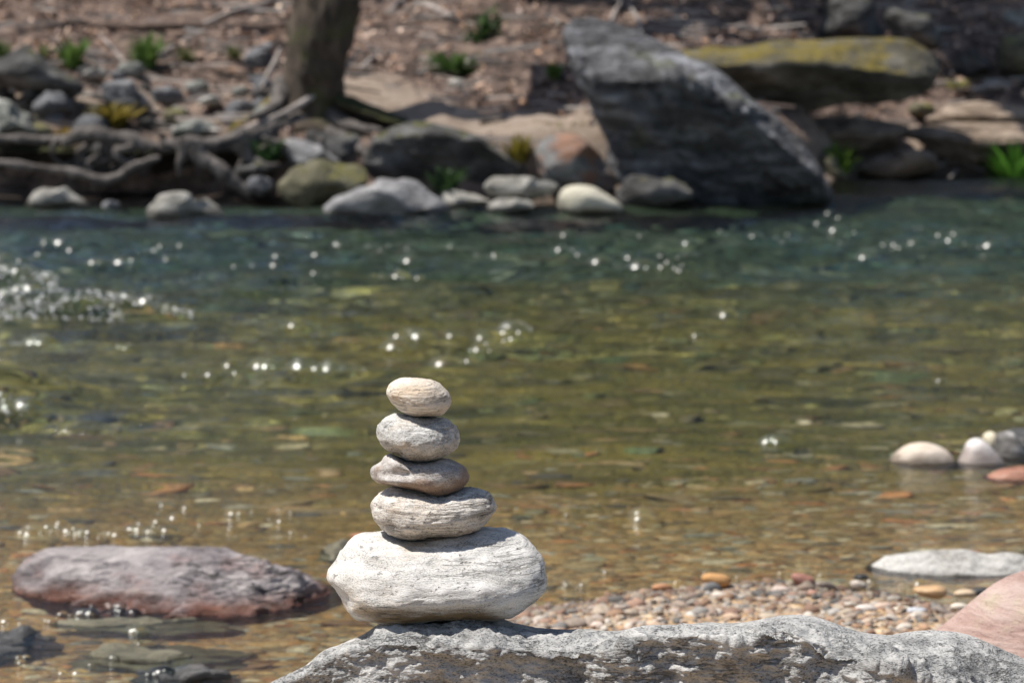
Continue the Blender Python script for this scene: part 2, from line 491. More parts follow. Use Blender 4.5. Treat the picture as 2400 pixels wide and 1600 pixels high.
i = np.arange(len(gt2) - 1)[:, None] * nx + np.arange(nx - 1)[None]
sm_ = sand_mask(XX, YY).reshape(-1)
o = mesh_np('far_bank', V, np.stack([i, i + 1, i + nx + 1, i + nx], -1).reshape(-1, 4), M_bank, col=np.stack([sm_] * 3, 1))
o['kind'] = 'structure'

# ------------------------------------------------------------------ setting: water
HUMPS = []
for (px, py, sx, sy, a) in ((130, 735, .42, .16, .075), (-60, 675, .35, .14, .055), (0, 935, .27, .17, .10), (-40, 1090, .3, .12, .04),
                            (480, 745, .30, .10, -.035), (1300, 800, .35, .12, .03), (780, 885, .3, .08, .025), (1350, 835, .3, .1, -.03), (60, 1000, .3, .1, -.04)):
    c_ = PZ(px, py, 0.); HUMPS.append((c_[0], c_[1], sx, sy, a))
def wave(X, Y):
    z0 = 0 * X
    d = np.clip((Y - 5.3) / 3, .12, 1.)
    calm = np.clip((1.5 - X) / 2.0, .35, 1) if True else 1
    h = .030 * fbm(np.stack([X * .9, Y * 2.2, z0], -1), 3)
    h = h + .016 * fbm(np.stack([X * 1.4 + .4 * Y, Y * 5.0, z0 + 5], -1), 3)
    h = h + .0050 * fbm(np.stack([X * 5, Y * 16, z0 + 8], -1), 3)
    h = h * d * (.6 + .4 * calm) * np.interp(Y, [5, 9, 11, 14], [1, 1, 1.5, 1.7])
    for (cx, cy, sx, sy, a) in HUMPS:
        h = h + a * np.exp(-((X - cx) / sx) ** 2 - ((Y - cy) / sy) ** 2)
    return h
pyr = np.concatenate([np.linspace(330, 1000, 420), np.linspace(1001.5, 1660, 330), np.linspace(1700, 3500, 40)])
Yr = PZ(np.full(len(pyr), 1200.), pyr, 0.)[:, 1]
ur = np.concatenate([np.linspace(-1.6, -.27, 40), np.linspace(-.262, .262, 520), np.linspace(.27, 1.6, 40)])
UU, YY = np.meshgrid(ur, Yr); XX = UU * YY
ZZ = wave(XX, YY)
Vw = np.stack([XX, YY, ZZ], -1).reshape(-1, 3); nx = len(ur)
i = np.arange(len(Yr) - 1)[:, None] * nx + np.arange(nx - 1)[None]
Fw = np.stack([i, i + nx, i + nx + 1, i + 1], -1).reshape(-1, 4)

# wavelets: small rounded crests riding on the current; their steep sides catch the sun
GL = [(-40, 140, 654, 688, 30, .042), (-40, 310, 704, 750, 50, .042), (300, 440, 715, 742, 14, .05), (0, 110, 780, 806, 16, .05), (0, 70, 955, 985, 14, .045),
      (0, 300, 560, 650, 16, .055), (300, 900, 560, 660, 22, .048), (860, 1000, 650, 664, 5, .06), (900, 1500, 535, 660, 24, .048), (1500, 2400, 480, 640, 50, .05),
      (1500, 1640, 630, 650, 8, .06), (920, 1260, 775, 832, 26, .05), (530, 670, 858, 874, 8, .05), (700, 890, 868, 882, 13, .05), (420, 560, 870, 895, 4, .045),
      (50, 420, 1220, 1272, 60, .021), (350, 720, 1150, 1300, 18, .023), (60, 330, 1376, 1398, 34, .013), (200, 560, 1395, 1446, 50, .0135), (480, 540, 1412, 1432, 14, .018),
      (140, 230, 1432, 1450, 8, .02), (300, 335, 1455, 1535, 5, .02), (0, 200, 1440, 1470, 8, .02), (0, 300, 1530, 1600, 8, .02), (340, 450, 1565, 1600, 10, .02),
      (1300, 1600, 1330, 1400, 9, .012), (1600, 1960, 1330, 1365, 6, .012), (1990, 2160, 1352, 1385, 8, .018), (1000, 1800, 1180, 1230, 5, .03), (1800, 1850, 1020, 1050, 5, .035),
      (1660, 1720, 735, 745, 1, .05), (1620, 1640, 785, 795, 1, .05), (2200, 2220, 885, 895, 1, .045), (670, 700, 770, 780, 1, .05), (280, 310, 780, 840, 4, .05), (1020, 1150, 835, 860, 3, .045)]
iv, ifc = ico(3)
cap = iv[:, 2] > .40
NW = 0
idx = -np.ones(len(iv), int); idx[cap] = np.arange(cap.sum())
capF = ifc[cap[ifc].all(1)]; capF = idx[capF]; capV = iv[cap]
parts, tri, off = [], [], 0
for (x0, x1, y0, y1, nn, R) in GL:
    for _ in range(nn):
        px, py = random.uniform(x0, x1), random.uniform(y0, y1)
        py = .4 * py + .6 * ((y0 + y1) / 2 + math.sin(px / 37. + y0) * (y1 - y0) * .28)
        c_ = PZ(px, py, 0.); r = R * min(1.3, random.lognormvariate(-.38, .55))
        z = float(wave(np.array([c_[0]]), np.array([c_[1]]))[0])
        s3 = np.array([r * random.uniform(.9, 1.3), r, r * random.uniform(.95, 1.15)])
        v = capV * s3; v[:, 2] -= s3[2] * .47
        parts.append(v + np.array([c_[0], c_[1], z])); tri.append(capF + off); off += len(capV)
m, n, b = newmat('river_water')
n.nodes.remove(b); out = n.nodes['Material Output']
geo = N(n, 'ShaderNodeNewGeometry').outputs['Position']
bn = math_(n, 'ADD', noise(n, mapping(n, geo, scale=(.34, 1.8, 1)), 14, 5, .6, .4), math_(n, 'MULTIPLY', noise(n, mapping(n, geo, (0, 0, .2), (.4, 2, 1)), 45, 3, .6), .22))
bp = N(n, 'ShaderNodeBump'); bp.inputs['Distance'].default_value = .014; bp.inputs['Strength'].default_value = .9; L(n, bn, bp.inputs['Height'])
fr = N(n, 'ShaderNodeFresnel'); fr.inputs['IOR'].default_value = 1.33; L(n, bp.outputs[0], fr.inputs['Normal'])
gl = N(n, 'ShaderNodeBsdfGlossy'); gl.inputs['Roughness'].default_value = .13; L(n, bp.outputs[0], gl.inputs['Normal'])
gl.inputs['Color'].default_value = (1, 1, 1, 1)
tr = N(n, 'ShaderNodeBsdfRefraction'); tr.inputs['Roughness'].default_value = 0.0; tr.inputs['IOR'].default_value = 1.33; tr.inputs['Color'].default_value = (.92, .955, .87, 1)
mx = N(n, 'ShaderNodeMixShader'); L(n, fr.outputs[0], mx.inputs[0]); L(n, tr.outputs[0], mx.inputs[1]); L(n, gl.outputs[0], mx.inputs[2])
L(n, mx.outputs[0], out.inputs['Surface'])
M_water = m
o = mesh_np('river_water', Vw, Fw, M_water); o['kind'] = 'structure'
river = o
m, n, b = newmat('wavelet_water')
n.nodes.remove(b); out = n.nodes['Material Output']
fr = N(n, 'ShaderNodeFresnel'); fr.inputs['IOR'].default_value = 1.33
gl = N(n, 'ShaderNodeBsdfGlossy'); gl.inputs['Roughness'].default_value = .27; gl.inputs['Color'].default_value = (1, 1, 1, 1)
tr = N(n, 'ShaderNodeBsdfTransparent'); tr.inputs['Color'].default_value = (.97, .99, .97, 1)
mx = N(n, 'ShaderNodeMixShader'); L(n, fr.outputs[0], mx.inputs[0]); L(n, tr.outputs[0], mx.inputs[1]); L(n, gl.outputs[0], mx.inputs[2])
L(n, mx.outputs[0], out.inputs['Surface'])
o = mesh_np('wavelets', np.concatenate(parts), np.concatenate(tri), m, river); o['kind'] = 'stuff'

# ------------------------------------------------------------------ stuff: stones of the bed, gravel of the bar
VAR = []
for k in range(10):
    v, f = ico(2)
    d = 1 + .28 * fbm(v * .9 + k * 9.1, 2)[:, None] + .10 * pn(v * 2.2 + k * 3.3)[:, None]
    VAR.append(v * d)
def scatter(name, P, size, cols, mat, flat=(.35, .6), kind='stuff', label=None, cat=None, sub=2, up=.25, flow=0.):
    f = ico(2)[1]; nv = len(VAR[0]); n_ = len(P)
    Vs = np.empty((n_, nv, 3))
    rz = rng.uniform(0, 2 * math.pi, n_); asp = rng.uniform(.6, 1.0, n_); fl = rng.uniform(*flat, n_)
    if flow: rz = rng.normal(0, .12, n_); asp = asp / flow * rng.uniform(.7, 1.2, n_)
    tx = rng.normal(0, .22, n_); ty = rng.normal(0, .22, n_)
    vi = rng.integers(0, len(VAR), n_)
    for k in range(len(VAR)):
        s = np.where(vi == k)[0]
        v = VAR[k][None] * np.stack([size[s], size[s] * asp[s], size[s] * fl[s]], -1)[:, None, :]
        z = v[..., 2] + v[..., 0] * tx[s, None] + v[..., 1] * ty[s, None]
        x = v[..., 0] * np.cos(rz[s])[:, None] - v[..., 1] * np.sin(rz[s])[:, None]
        y = v[..., 0] * np.sin(rz[s])[:, None] + v[..., 1] * np.cos(rz[s])[:, None]
        Vs[s] = np.stack([x, y, z + (size[s] * fl[s] * up)[:, None]], -1) + P[s][:, None]
    Fs = (f[None] + (np.arange(n_) * nv)[:, None, None]).reshape(-1, 3)
    C = np.repeat(cols, nv, 0)
    o = mesh_np(name, Vs.reshape(-1, 3), Fs, mat, col=C)
    if kind: o['kind'] = kind
    return o
def pal(p, n_, jit=.18):
    p = np.array(p); c = p[rng.integers(0, len(p), n_)]
    return np.clip(c * (1 + rng.normal(0, jit, (n_, 1))), .01, .8)
# bed cobbles: a fan of random places, density falling with distance
nb_ = 9000
Yb = 4.6 + 10.2 * rng.random(nb_) ** 1.5; Xb = (rng.random(nb_) * 2 - 1) * (.23 * Yb + .2)
szb = np.clip(rng.lognormal(-3.75, .5, nb_) * np.interp(Yb, [5, 9, 15], [.62, 1.35, 2.6]), .010, .2)
keep = zbed(Xb, Yb) < -.004
Xb, Yb, szb = Xb[keep], Yb[keep], szb[keep]
ne = 4200                                # finer pebbles of the drowned edge of the bar
Xe = rng.uniform(-1.1, 1.7, ne); Ye = bar_edge(Xe) + .10 + 1.3 * rng.random(ne) ** 1.4
Xb = np.concatenate([Xb, Xe]); Yb = np.concatenate([Yb, Ye]); szb = np.concatenate([szb, np.clip(rng.lognormal(-4.2, .42, ne), .007, .035)])
Pb = np.stack([Xb, Yb, zbed(Xb, Yb)], -1)
szb = np.minimum(szb, np.maximum(.014, -Pb[:, 2] / .62))
nearp = [(.40, .27, .15), (.24, .13, .07), (.34, .25, .14), (.30, .29, .25), (.42, .19, .08), (.54, .46, .34), (.10, .085, .07), (.38, .24, .12), (.46, .30, .14)]
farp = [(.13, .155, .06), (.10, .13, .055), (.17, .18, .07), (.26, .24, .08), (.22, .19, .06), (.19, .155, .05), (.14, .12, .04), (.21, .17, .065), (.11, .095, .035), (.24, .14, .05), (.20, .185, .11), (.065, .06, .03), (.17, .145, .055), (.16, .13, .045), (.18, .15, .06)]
deepp = [(.027, .068, .052), (.036, .076, .055), (.052, .074, .043), (.022, .052, .042), (.045, .062, .042)]  # teal put into the far stones to suggest deep water and sky reflection
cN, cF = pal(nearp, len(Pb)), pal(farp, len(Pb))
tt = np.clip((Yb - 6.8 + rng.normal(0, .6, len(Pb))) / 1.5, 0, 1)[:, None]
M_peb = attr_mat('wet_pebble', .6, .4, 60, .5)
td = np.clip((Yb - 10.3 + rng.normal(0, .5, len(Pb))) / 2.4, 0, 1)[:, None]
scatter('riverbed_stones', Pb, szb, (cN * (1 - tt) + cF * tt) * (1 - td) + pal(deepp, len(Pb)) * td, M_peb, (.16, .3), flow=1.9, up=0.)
# gravel of the bar, seen over the base rock
ng = 15000
Xg = rng.uniform(-.5, 1.6, ng); Yg = bar_edge(Xg) - .55 + .95 * rng.random(ng) ** .8
zg = zbed(Xg, Yg); kg = zg > -.004; Xg, Yg, zg = Xg[kg], Yg[kg], zg[kg]; ng = len(Xg)
Pg = np.stack([Xg, Yg, zg], -1)
szg = np.clip(rng.lognormal(-5.25, .55, ng), .002, .024)
gp = [(.56, .44, .33), (.54, .39, .30), (.42, .40, .37), (.64, .57, .49), (.44, .25, .14), (.18, .17, .16), (.58, .47, .35), (.36, .28, .22), (.60, .48, .41), (.50, .34, .23), (.32, .18, .12), (.48, .27, .18)]
M_gravel = attr_mat('dry_gravel', .8, .35, 120, .25)
cg = pal(gp, ng) * .82; cg = cg * .75 + cg.mean(1, keepdims=True) * np.array([.29, .25, .20])
wetg = (Pg[:, 2] < .012)[:, None]
cg = cg * np.interp(Yg - bar_edge(Xg) + .06 * fbm(np.stack([Xg * 6, Yg * 6, 0 * Xg], 1), 3), [-.34, -.04], [.95, .52])[:, None]
scatter('gravel', Pg, szg, cg, M_gravel)

# ------------------------------------------------------------------ the cairn
Z1 = (700, 860, 640 / 2334); Z2 = (700, 1200, 640 / 2352)
M_s1 = rock_mat('cream_gneiss', (.42, .37, .30), (.60, .55, .48), (.70, .66, .59), 13, 6, .05, .45, 420, .0010, pits=.55, dist=.9, seed=1, stain=(.52, .40, .28), contrast=.22, lines=.3)
M_s2 = rock_mat('grey_gneiss', (.28, .27, .25), (.49, .48, .455), (.68, .665, .63), 22, 3.5, -.06, 1.3, 480, .0012, pits=.55, dist=.9, seed=2, stain=(.50, .37, .23), stain_rng=(.58, .72), contrast=.2, lines=.2)
M_s3 = rock_mat('brown_banded_gneiss', (.25, .225, .21), (.42, .39, .365), (.60, .57, .54), 18, 3.5, .35, 1.2, 440, .0010, pits=.55, dist=.9, seed=3, stain=(.25, .17, .12), stain_rng=(.50, .60), stain_scale=11, contrast=.2)
M_s4 = rock_mat('striped_gneiss', (.36, .325, .285), (.62, .575, .515), (.76, .715, .65), 15, 8, -.10, 1.2, 460, .0016, pits=.55, dist=.9, seed=4, stain=(.52, .38, .26), stain_rng=(.56, .7), contrast=.16, lines=.8)
M_s5 = rock_mat('white_gneiss', (.38, .36, .325), (.60, .58, .545), (.72, .70, .67), 12, 4.5, .06, .9, 420, .0013, pits=.55, dist=.9, seed=5, stain=(.44, .33, .21), stain_rng=(.56, .70), stain_scale=8, contrast=.22, lines=.35, band=((.22, .15, .075), -.031, .012, -.085, .085))
CG = 'stones of the balanced stack'
top_ = zp([(745, 215), (760, 170), (800, 130), (850, 105), (920, 90), (1000, 92), (1080, 97), (1150, 112), (1210, 145), (1260, 190), (1295, 245), (1307, 300), (1295, 350), (1265, 385), (1225, 412), (1170, 420), (1050, 424), (960, 410), (900, 385), (850, 350), (800, 310), (765, 270), (750, 240)], *Z1)
stone('river_stone', top_, 3.40, .052, .05, M_s1, 'smooth cream oval stone on the very top of the stack', 'stone', CG, 6, .0018, 30, rot=-.2, seed=1, fine=.0005, e1=.85, e2=.95, shear=.35)
s2 = zp([(662, 545), (690, 478), (730, 432), (790, 408), (830, 401), (880, 410), (960, 415), (1040, 425), (1120, 428), (1200, 425), (1270, 440), (1325, 480), (1358, 530), (1374, 590), (1372, 640), (1345, 690), (1310, 730), (1250, 760), (1190, 785), (1110, 800), (1020, 799), (950, 798), (890, 775), (830, 740), (760, 710), (710, 675), (690, 640), (672, 600)], *Z1)
stone('river_stone', s2, 3.40, .062, .06, M_s2, 'rounded speckled grey stone directly under the cream top stone', 'stone', CG, 6, .0022, 30, rot=.1, seed=2, fine=.0009, e1=.85, e2=.95, shear=.3)
s3 = zp([(606, 885), (622, 850), (670, 825), (712, 795), (733, 758), (775, 738), (820, 753), (900, 790), (960, 798), (1060, 798), (1150, 790), (1230, 775), (1300, 788), (1360, 815), (1412, 850), (1447, 900), (1457, 950), (1440, 990), (1400, 1025), (1340, 1065), (1270, 1092), (1200, 1104), (1130, 1094), (1060, 1070), (980, 1045), (900, 1030), (830, 1015), (760, 1000), (690, 990), (633, 962), (610, 920)], *Z1)
stone('river_stone', s3, 3.40, .066, .06, M_s3, 'lopsided brown and grey stone with a pointed knob at its end, middle of the stack', 'stone', CG, 6, .0012, 28, rot=-.35, seed=3, fine=.0006, smooth_it=1, dents=((930, 1108, 60, 17, .016), (1055, 1080, 40, 14, .006)), e1=.85, e2=.95, shear=.2)
s4 = zp([(623, 1190), (638, 1135), (678, 1090), (740, 1058), (800, 1032), (860, 1025), (960, 1035), (1060, 1060), (1200, 1085), (1300, 1068), (1380, 1038), (1420, 1033), (1500, 1043), (1580, 1063), (1642, 1095), (1678, 1140), (1692, 1190), (1677, 1240), (1640, 1290), (1600, 1340), (1550, 1385), (1480, 1412), (1380, 1425), (1270, 1436), (1150, 1446), (1050, 1456), (960, 1468), (880, 1462), (800, 1442), (740, 1417), (698, 1372), (668, 1330), (638, 1290), (626, 1240)], *Z1)
stone('river_stone', s4, 3.40, .078, .07, M_s4, 'striped pale oblong stone resting on the big bottom stone of the stack', 'stone', CG, 6, .0028, 24, rot=.12, aniso=3, seed=4, fine=.0010, e1=.85, e2=.95, shear=.4)
s5 = zp([(248, 560), (258, 500), (298, 440), (328, 380), (368, 330), (430, 275), (500, 225), (580, 200), (660, 185), (720, 180), (820, 196), (950, 214), (1100, 206), (1300, 186), (1500, 163), (1600, 150), (1700, 156), (1800, 168), (1880, 193), (1950, 238), (2020, 283), (2072, 343), (2107, 420), (2128, 490), (2134, 560), (2118, 640), (2092, 700), (2042, 740), (1980, 790), (1900, 835), (1830, 864), (1700, 872), (1550, 876), (1300, 890), (1000, 900), (850, 908), (740, 914), (640, 907), (560, 892), (490, 867), (440, 822), (408, 780), (376, 730), (336, 680), (288, 620), (258, 590)], *Z2)
stone('river_stone', s5, 3.385, .10, .09, M_s5, 'largest white stone, at the bottom of the stack on the grey boulder', 'stone', CG, 6, .0034, 15, rot=.1, aniso=2.5, seed=5, fine=.0010, facet=.004, e1=.80, e2=.95, shear=.75, dents=((1190, 1285, 50, 22, .010), (1000, 1418, 150, 12, .008), (800, 1405, 30, 20, .010), (1130, 1335, 40, 9, .005), (880, 1350, 50, 8, .004)))

# ------------------------------------------------------------------ the boulder that carries it
top_b = [(480, 1720), (560, 1650), (630, 1602), (700, 1567), (724, 1558), (741, 1539), (760, 1522), (795, 1511), (831, 1497), (855, 1486), (877, 1469), (901, 1452), (945, 1445), (1000, 1442), (1054, 1440), (1108, 1439), (1149, 1442), (1179, 1450), (1217, 1461), (1258, 1468), (1299, 1472), (1363, 1475), (1455, 1477), (1481, 1472), (1506, 1466), (1557, 1463), (1608, 1462), (1634, 1458), (1659, 1456), (1697, 1460), (1736, 1461), (1761, 1455), (1800, 1448), (1826, 1442), (1856, 1439), (1887, 1441), (1922, 1447), (1958, 1460), (1991, 1473), (2030, 1482), (2060, 1484), (2093, 1487), (2119, 1479), (2157, 1475), (2195, 1476), (2246, 1481), (2285, 1491), (2323, 1506), (2361, 1524), (2400, 1542), (2480, 1590), (2560, 1690), (2620, 1900)]
bot_b = [(480, 2150), (600, 2350), (900, 2420), (2000, 2420), (2450, 2380), (2620, 2150)]
edge_b = [(480, 1750), (630, 1612), (700, 1585), (800, 1535), (900, 1508), (1000, 1508), (1200, 1520), (1350, 1528), (1450, 1530), (1500, 1490), (1600, 1486), (1650, 1492), (1750, 1515), (1800, 1480), (1850, 1480), (1950, 1522), (2050, 1558), (2150, 1592), (2250, 1640), (2400, 1700), (2620, 2000)]
M_base = rock_mat('rough_grey_gneiss', (.20, .20, .195), (.41, .405, .39), (.62, .60, .565), 19, 2.2, .12, 1.5, 300, .0030, seed=8, stain=(.20, .195, .19), stain_rng=(.57, .72), stain_scale=16, contrast=.22, lines=.4)
column_rock('boulder', top_b, bot_b, 3.39, .18, .35, M_base, 'rough grey boulder in front, carrying the stack of stones', 'boulder', None, edge=edge_b, pe=.8, k=.72, q=1.0,
            amp=.014, freq=9, nu=640, nv=360, sbias=1.9, taper=.35, rot=-.12, aniso=1.5, seed=2, ridge=.022, fine=.0042, crest=.10)

# ------------------------------------------------------------------ near shore rocks
M_pink = rock_mat('pink_sandstone', (.28, .16, .13), (.46, .32, .275), (.58, .47, .41), 7, 5, .6, .45, 260, .005, seed=11, stain=(.50, .42, .30), stain_rng=(.55, .72), contrast=.2)
column_rock('boulder', [(2120, 1530), (2190, 1478), (2234, 1445), (2267, 1417), (2297, 1391), (2331, 1366), (2361, 1350), (2400, 1336), (2520, 1320), (2680, 1360), (2800, 1450), (2860, 1700)],
            [(2120, 1900), (2300, 2060), (2700, 2060), (2860, 1900)], 4.35, .22, .3, M_pink, 'smooth pinkish boulder with rusty streaks at the right edge', 'boulder', None,
            edge=.55, amp=.008, freq=6, nu=200, nv=90, rot=.6, aniso=2, seed=4, crest=.2, taper=.4)
M_lilac = rock_mat('lilac_grey_schist', (.10, .085, .085), (.27, .24, .24), (.46, .42, .40), 7, 4, -.25, .6, 240, .006, seed=12, stain=(.34, .21, .18), stain_rng=(.55, .75), wet=.016, wet_tint=(.50, .26, .18), lines=.9)
column_rock('boulder', [(28, 1352), (52, 1318), (79, 1298), (110, 1284), (172, 1281), (241, 1278), (344, 1279), (413, 1275), (482, 1279), (534, 1287), (585, 1303), (637, 1318), (689, 1329), (723, 1342), (745, 1363), (780, 1391), (815, 1412)],
            [(28, 1400), (60, 1430), (150, 1450), (300, 1462), (450, 1458), (551, 1452), (690, 1448), (780, 1440), (815, 1425)], 5.86, .14, .15, M_lilac, 'lilac grey flat boulder with a wet red foot, standing in the shallow stream', 'boulder', None,
            edge=[(28, 1356), (58, 1358), (172, 1371), (310, 1384), (345, 1368), (420, 1348), (500, 1326), (550, 1334), (600, 1332), (700, 1350), (780, 1398), (815, 1415)], pe=.9, k=2.05, q=1.0,
            amp=.010, freq=8, nu=220, nv=90, rot=.2, aniso=3, seed=5, ridge=.032, fine=.002, crest=.2, taper=.5)
M_slab = rock_mat('wet_olive_slab', (.08, .075, .05), (.16, .145, .095), (.26, .235, .165), 8, 3, .1, .5, 200, .005, .5, seed=13)
M_dslab = rock_mat('wet_dark_slab', (.03, .03, .03), (.08, .078, .075), (.18, .17, .16), 9, 4, .1, .5, 200, .006, .35, seed=14)
SG = 'slabs lying under the shallow water'
def slab(px0, px1, py0, py1, mat, label, z=-.01, th=.05, seed=0, group=SG, sub=4, amp=.006):
    a = PZ((px0 + px1) / 2, (py0 + py1) / 2, z); l = PZ(px0, (py0 + py1) / 2, z); r = PZ(px1, (py0 + py1) / 2, z); f = PZ((px0 + px1) / 2, py1, z); bk = PZ((px0 + px1) / 2, py0, z)
    V, Fc = ico(sub); d = 1 + .45 * fbm(V * 1.5 + seed * 3.7, 4)[:, None]
    V = cut_np(V, 8, seed + 3) * d
    V = V * np.array([(r[0] - l[0]) / 2, (bk[1] - f[1]) / 2, th])
    o = mesh_np('slab', V + a - np.array([0, 0, th * .75]), Fc, mat, origin=a)
    displace(o, lambda p: amp * fbm(p * np.array([12, 12, 20]) + seed, 4))
    tag(o, label, 'rock', group); return o
slab(150, 560, 1440, 1480, M_slab, 'grey green slab just below the lilac boulder, awash in the stream', -.002, .04, 1)
slab(170, 600, 1510, 1565, M_slab, 'broad olive slab under the water by the left foot of the front boulder', -.004, .05, 2)
slab(-120, 130, 1455, 1530, M_dslab, 'blackish slab standing in for a dark reflection at the left edge of the stream', .004, .06, 3)  # black colour here imitates a dark reflection on the water
slab(280, 560, 1560, 1600, M_dslab, 'dark purple wet slab at the bottom of the photo', .004, .04, 4)
slab(735, 850, 1272, 1300, M_slab, 'low tan slab breaking the surface behind the bottom stone', .012, .04, 5)
slab(520, 760, 1600, 1660, M_slab, 'tan slab in the shallows hard against the front boulder', -.004, .05, 6)

M_wht = rock_mat('white_limestone', (.32, .30, .27), (.52, .50, .46), (.64, .62, .58), 12, 2, 0, 1.0, 200, .005, seed=15, wet=-.006)
column_rock('boulder', [(2028, 1332), (2055, 1315), (2075, 1302), (2106, 1297), (2157, 1290), (2195, 1287), (2234, 1285), (2272, 1288), (2297, 1295), (2320, 1299), (2341, 1294), (2366, 1293), (2387, 1297), (2430, 1310), (2470, 1335)],
            [(2028, 1360), (2080, 1392), (2200, 1405), (2320, 1402), (2430, 1392), (2470, 1365)], 6.06, .10, .12, M_wht, 'long flat whitish boulder lying in the shallows at the right', 'boulder', None,
            edge=.5, k=.95, amp=.007, freq=9, nu=160, nv=60, seed=6, fine=.003, crest=.2)
# mid-stream group at the right
Z5 = (2000, 960, 400 / 2240)
M_tan = rock_mat('pale_tan_stone', (.46, .36, .27), (.62, .52, .42), (.70, .61, .52), 12, 3, .2, .15, 200, .002, .7, seed=16, wet=.012)
M_cone = rock_mat('pinkish_white_stone', (.52, .47, .44), (.66, .61, .58), (.72, .68, .65), 10, 3, .1, .1, 200, .002, .8, seed=17, wet=.03, wet_tint=(.5, .45, .42))
M_cream = rock_mat('cream_stone', (.46, .40, .28), (.60, .54, .40), (.68, .62, .49), 8, 2, .1, .1, 180, .003, seed=18, wet=.02)
M_band = rock_mat('black_and_white_stone', (.05, .045, .04), (.16, .15, .14), (.62, .60, .57), 9, 2.5, .7, .2, 180, .003, seed=19)
M_red = rock_mat('wet_red_stone', (.20, .08, .05), (.36, .17, .11), (.44, .25, .17), 10, 3, .1, .2, 180, .003, .25, seed=20)
stone('river_stone', zp([(480, 620), (530, 585), (620, 515), (720, 448), (850, 420), (1000, 428), (1120, 468), (1230, 528), (1310, 610), (1380, 780), (1330, 980), (900, 1040), (560, 980), (440, 780)], *Z5), 7.37, .065, .08, M_tan, 'pale tan rounded stone out in the stream beside the pinkish white cone', 'stone', None, 4, .002, 8)
stone('river_stone', zp([(1370, 670), (1440, 545), (1475, 450), (1540, 378), (1640, 362), (1720, 408), (1800, 478), (1900, 570), (1990, 680), (2040, 900), (1650, 1020), (1330, 900)], *Z5), 7.36, .05, .07, M_cone, 'pinkish white cone shaped stone in the stream at the right', 'stone', None, 4, .002, 8)
stone('river_stone', zp([(1690, 350), (1740, 290), (1810, 276), (1875, 310), (1890, 390), (1880, 600), (1760, 600), (1700, 450)], *Z5), 7.52, .04, .04, M_cream, 'small cream stone peeping up behind the pinkish white cone', 'stone', None, 4, .001, 9)
stone('river_stone', zp([(1860, 330), (1960, 272), (2080, 278), (2150, 370), (2240, 530), (2320, 720), (2300, 1000), (1900, 1000), (1840, 600)], *Z5), 7.48, .07, .08, M_band, 'black and white banded stone next to the pinkish white cone', 'stone', None, 4, .003, 8)
stone('river_stone', zp([(1990, 290), (2100, 230), (2240, 236), (2420, 280), (2540, 500), (2560, 900), (2060, 900), (1960, 500)], *Z5), 7.75, .1, .1, M_dslab, 'dark grey stone at the right edge behind the banded stone', 'stone', None, 4, .003, 8)
stone('river_stone', zp([(1700, 900), (1880, 790), (2050, 752), (2240, 728), (2500, 750), (2600, 880), (2600, 1150), (2000, 1180), (1650, 1060)], *Z5), 7.12, .05, .07, M_red, 'glossy wet red stone in the stream at the right edge', 'stone', None, 4, .002, 8)
# single pebbles standing out of the gravel
PG = 'pebbles standing out at the edge of the gravel bar'
def col_mat(name, c, rough=.8):
    return rock_mat(name, tuple(x * .65 for x in c), c, tuple(min(.8, x * 1.25) for x in c), 14, 2.5, .3, .25, 220, .0015, rough, seed=c[0] * 30)
pm = {}
def pebble(px, py, w_, h_, c, label, rough=.8, z=.012):
    key = (c, rough)
    if key not in pm: pm[key] = col_mat('pebble_stone_%d' % len(pm) if False else 'pebble_stone', c, rough)
    zc = float((PZ(px, py + h_ / 2, z) - CAM) @ FW)
    th = np.linspace(0, 2 * math.pi, 14, endpoint=False); sd = random.random() * 9
    rr = 1 + .16 * np.array([math.sin(2 * t + sd) + .6 * math.sin(3 * t + sd * 2) for t in th])
    poly = [(px + w_ / 2 * r * math.cos(t), py - h_ / 2 * r * math.sin(t)) for t, r in zip(th, rr)]
    wm = w_ * zc / F
    return stone('pebble', poly, zc, wm * .4, wm * .4, pm[key], label, 'pebble', PG, 3, wm * .04, 25, seed=sd)
pebble(1680, 1358, 72, 32, (.46, .25, .10), 'orange tan pebble behind a dark grey one at the waterline')
pebble(1670, 1377, 40, 32, (.16, .16, .16), 'dark grey pebble in front of the orange tan one')
pebble(1880, 1358, 60, 30, (.32, .15, .11), 'reddish brown pebble at the waterline', .5)
pebble(2182, 1385, 80, 32, (.50, .32, .17), 'glossy orange brown pebble with a dark end, before the long white boulder', .3)
pebble(2262, 1390, 50, 22, (.56, .42, .28), 'small tan pebble beside the pink boulder', .4)
pebble(2295, 1386, 42, 22, (.04, .04, .04), 'black pebble touching the edge of the pink boulder', .3)
pebble(2018, 1352, 46, 14, (.05, .05, .05), 'black flat pebble at the tip of the long white boulder', .3)
pebble(2012, 1370, 46, 20, (.42, .36, .30), 'wet grey brown pebble below the black flat pebble', .3)
pebble(1552, 1375, 46, 20, (.48, .24, .12), 'rusty orange pebble half sunk in the shallow edge', .6)
pebble(1573, 1405, 40, 20, (.52, .36, .22), 'honey coloured pebble at the edge of the shallows', .4)
pebble(1354, 1441, 26, 15, (.50, .28, .06), 'amber yellow pebble in the dark gravel right of the stack', .4)
pebble(1400, 1428, 40, 22, (.48, .38, .33), 'mauve grey oval pebble near the amber one')
pebble(1618, 1446, 52, 26, (.52, .50, .45), 'large pale grey pebble just above the front boulder')
pebble(1465, 1467, 26, 20, (.66, .64, .60), 'bright white pebble touching the crest of the front boulder')
pebble(1374, 1460, 40, 18, (.52, .36, .27), 'salmon pebble touching the crest of the front boulder')
pebble(1585, 1427, 46, 14, (.56, .47, .46), 'pinkish lilac flat pebble in the gravel')
pebble(1700, 1395, 60, 26, (.46, .40, .34), 'beige brown pebble right of the dark grey one')
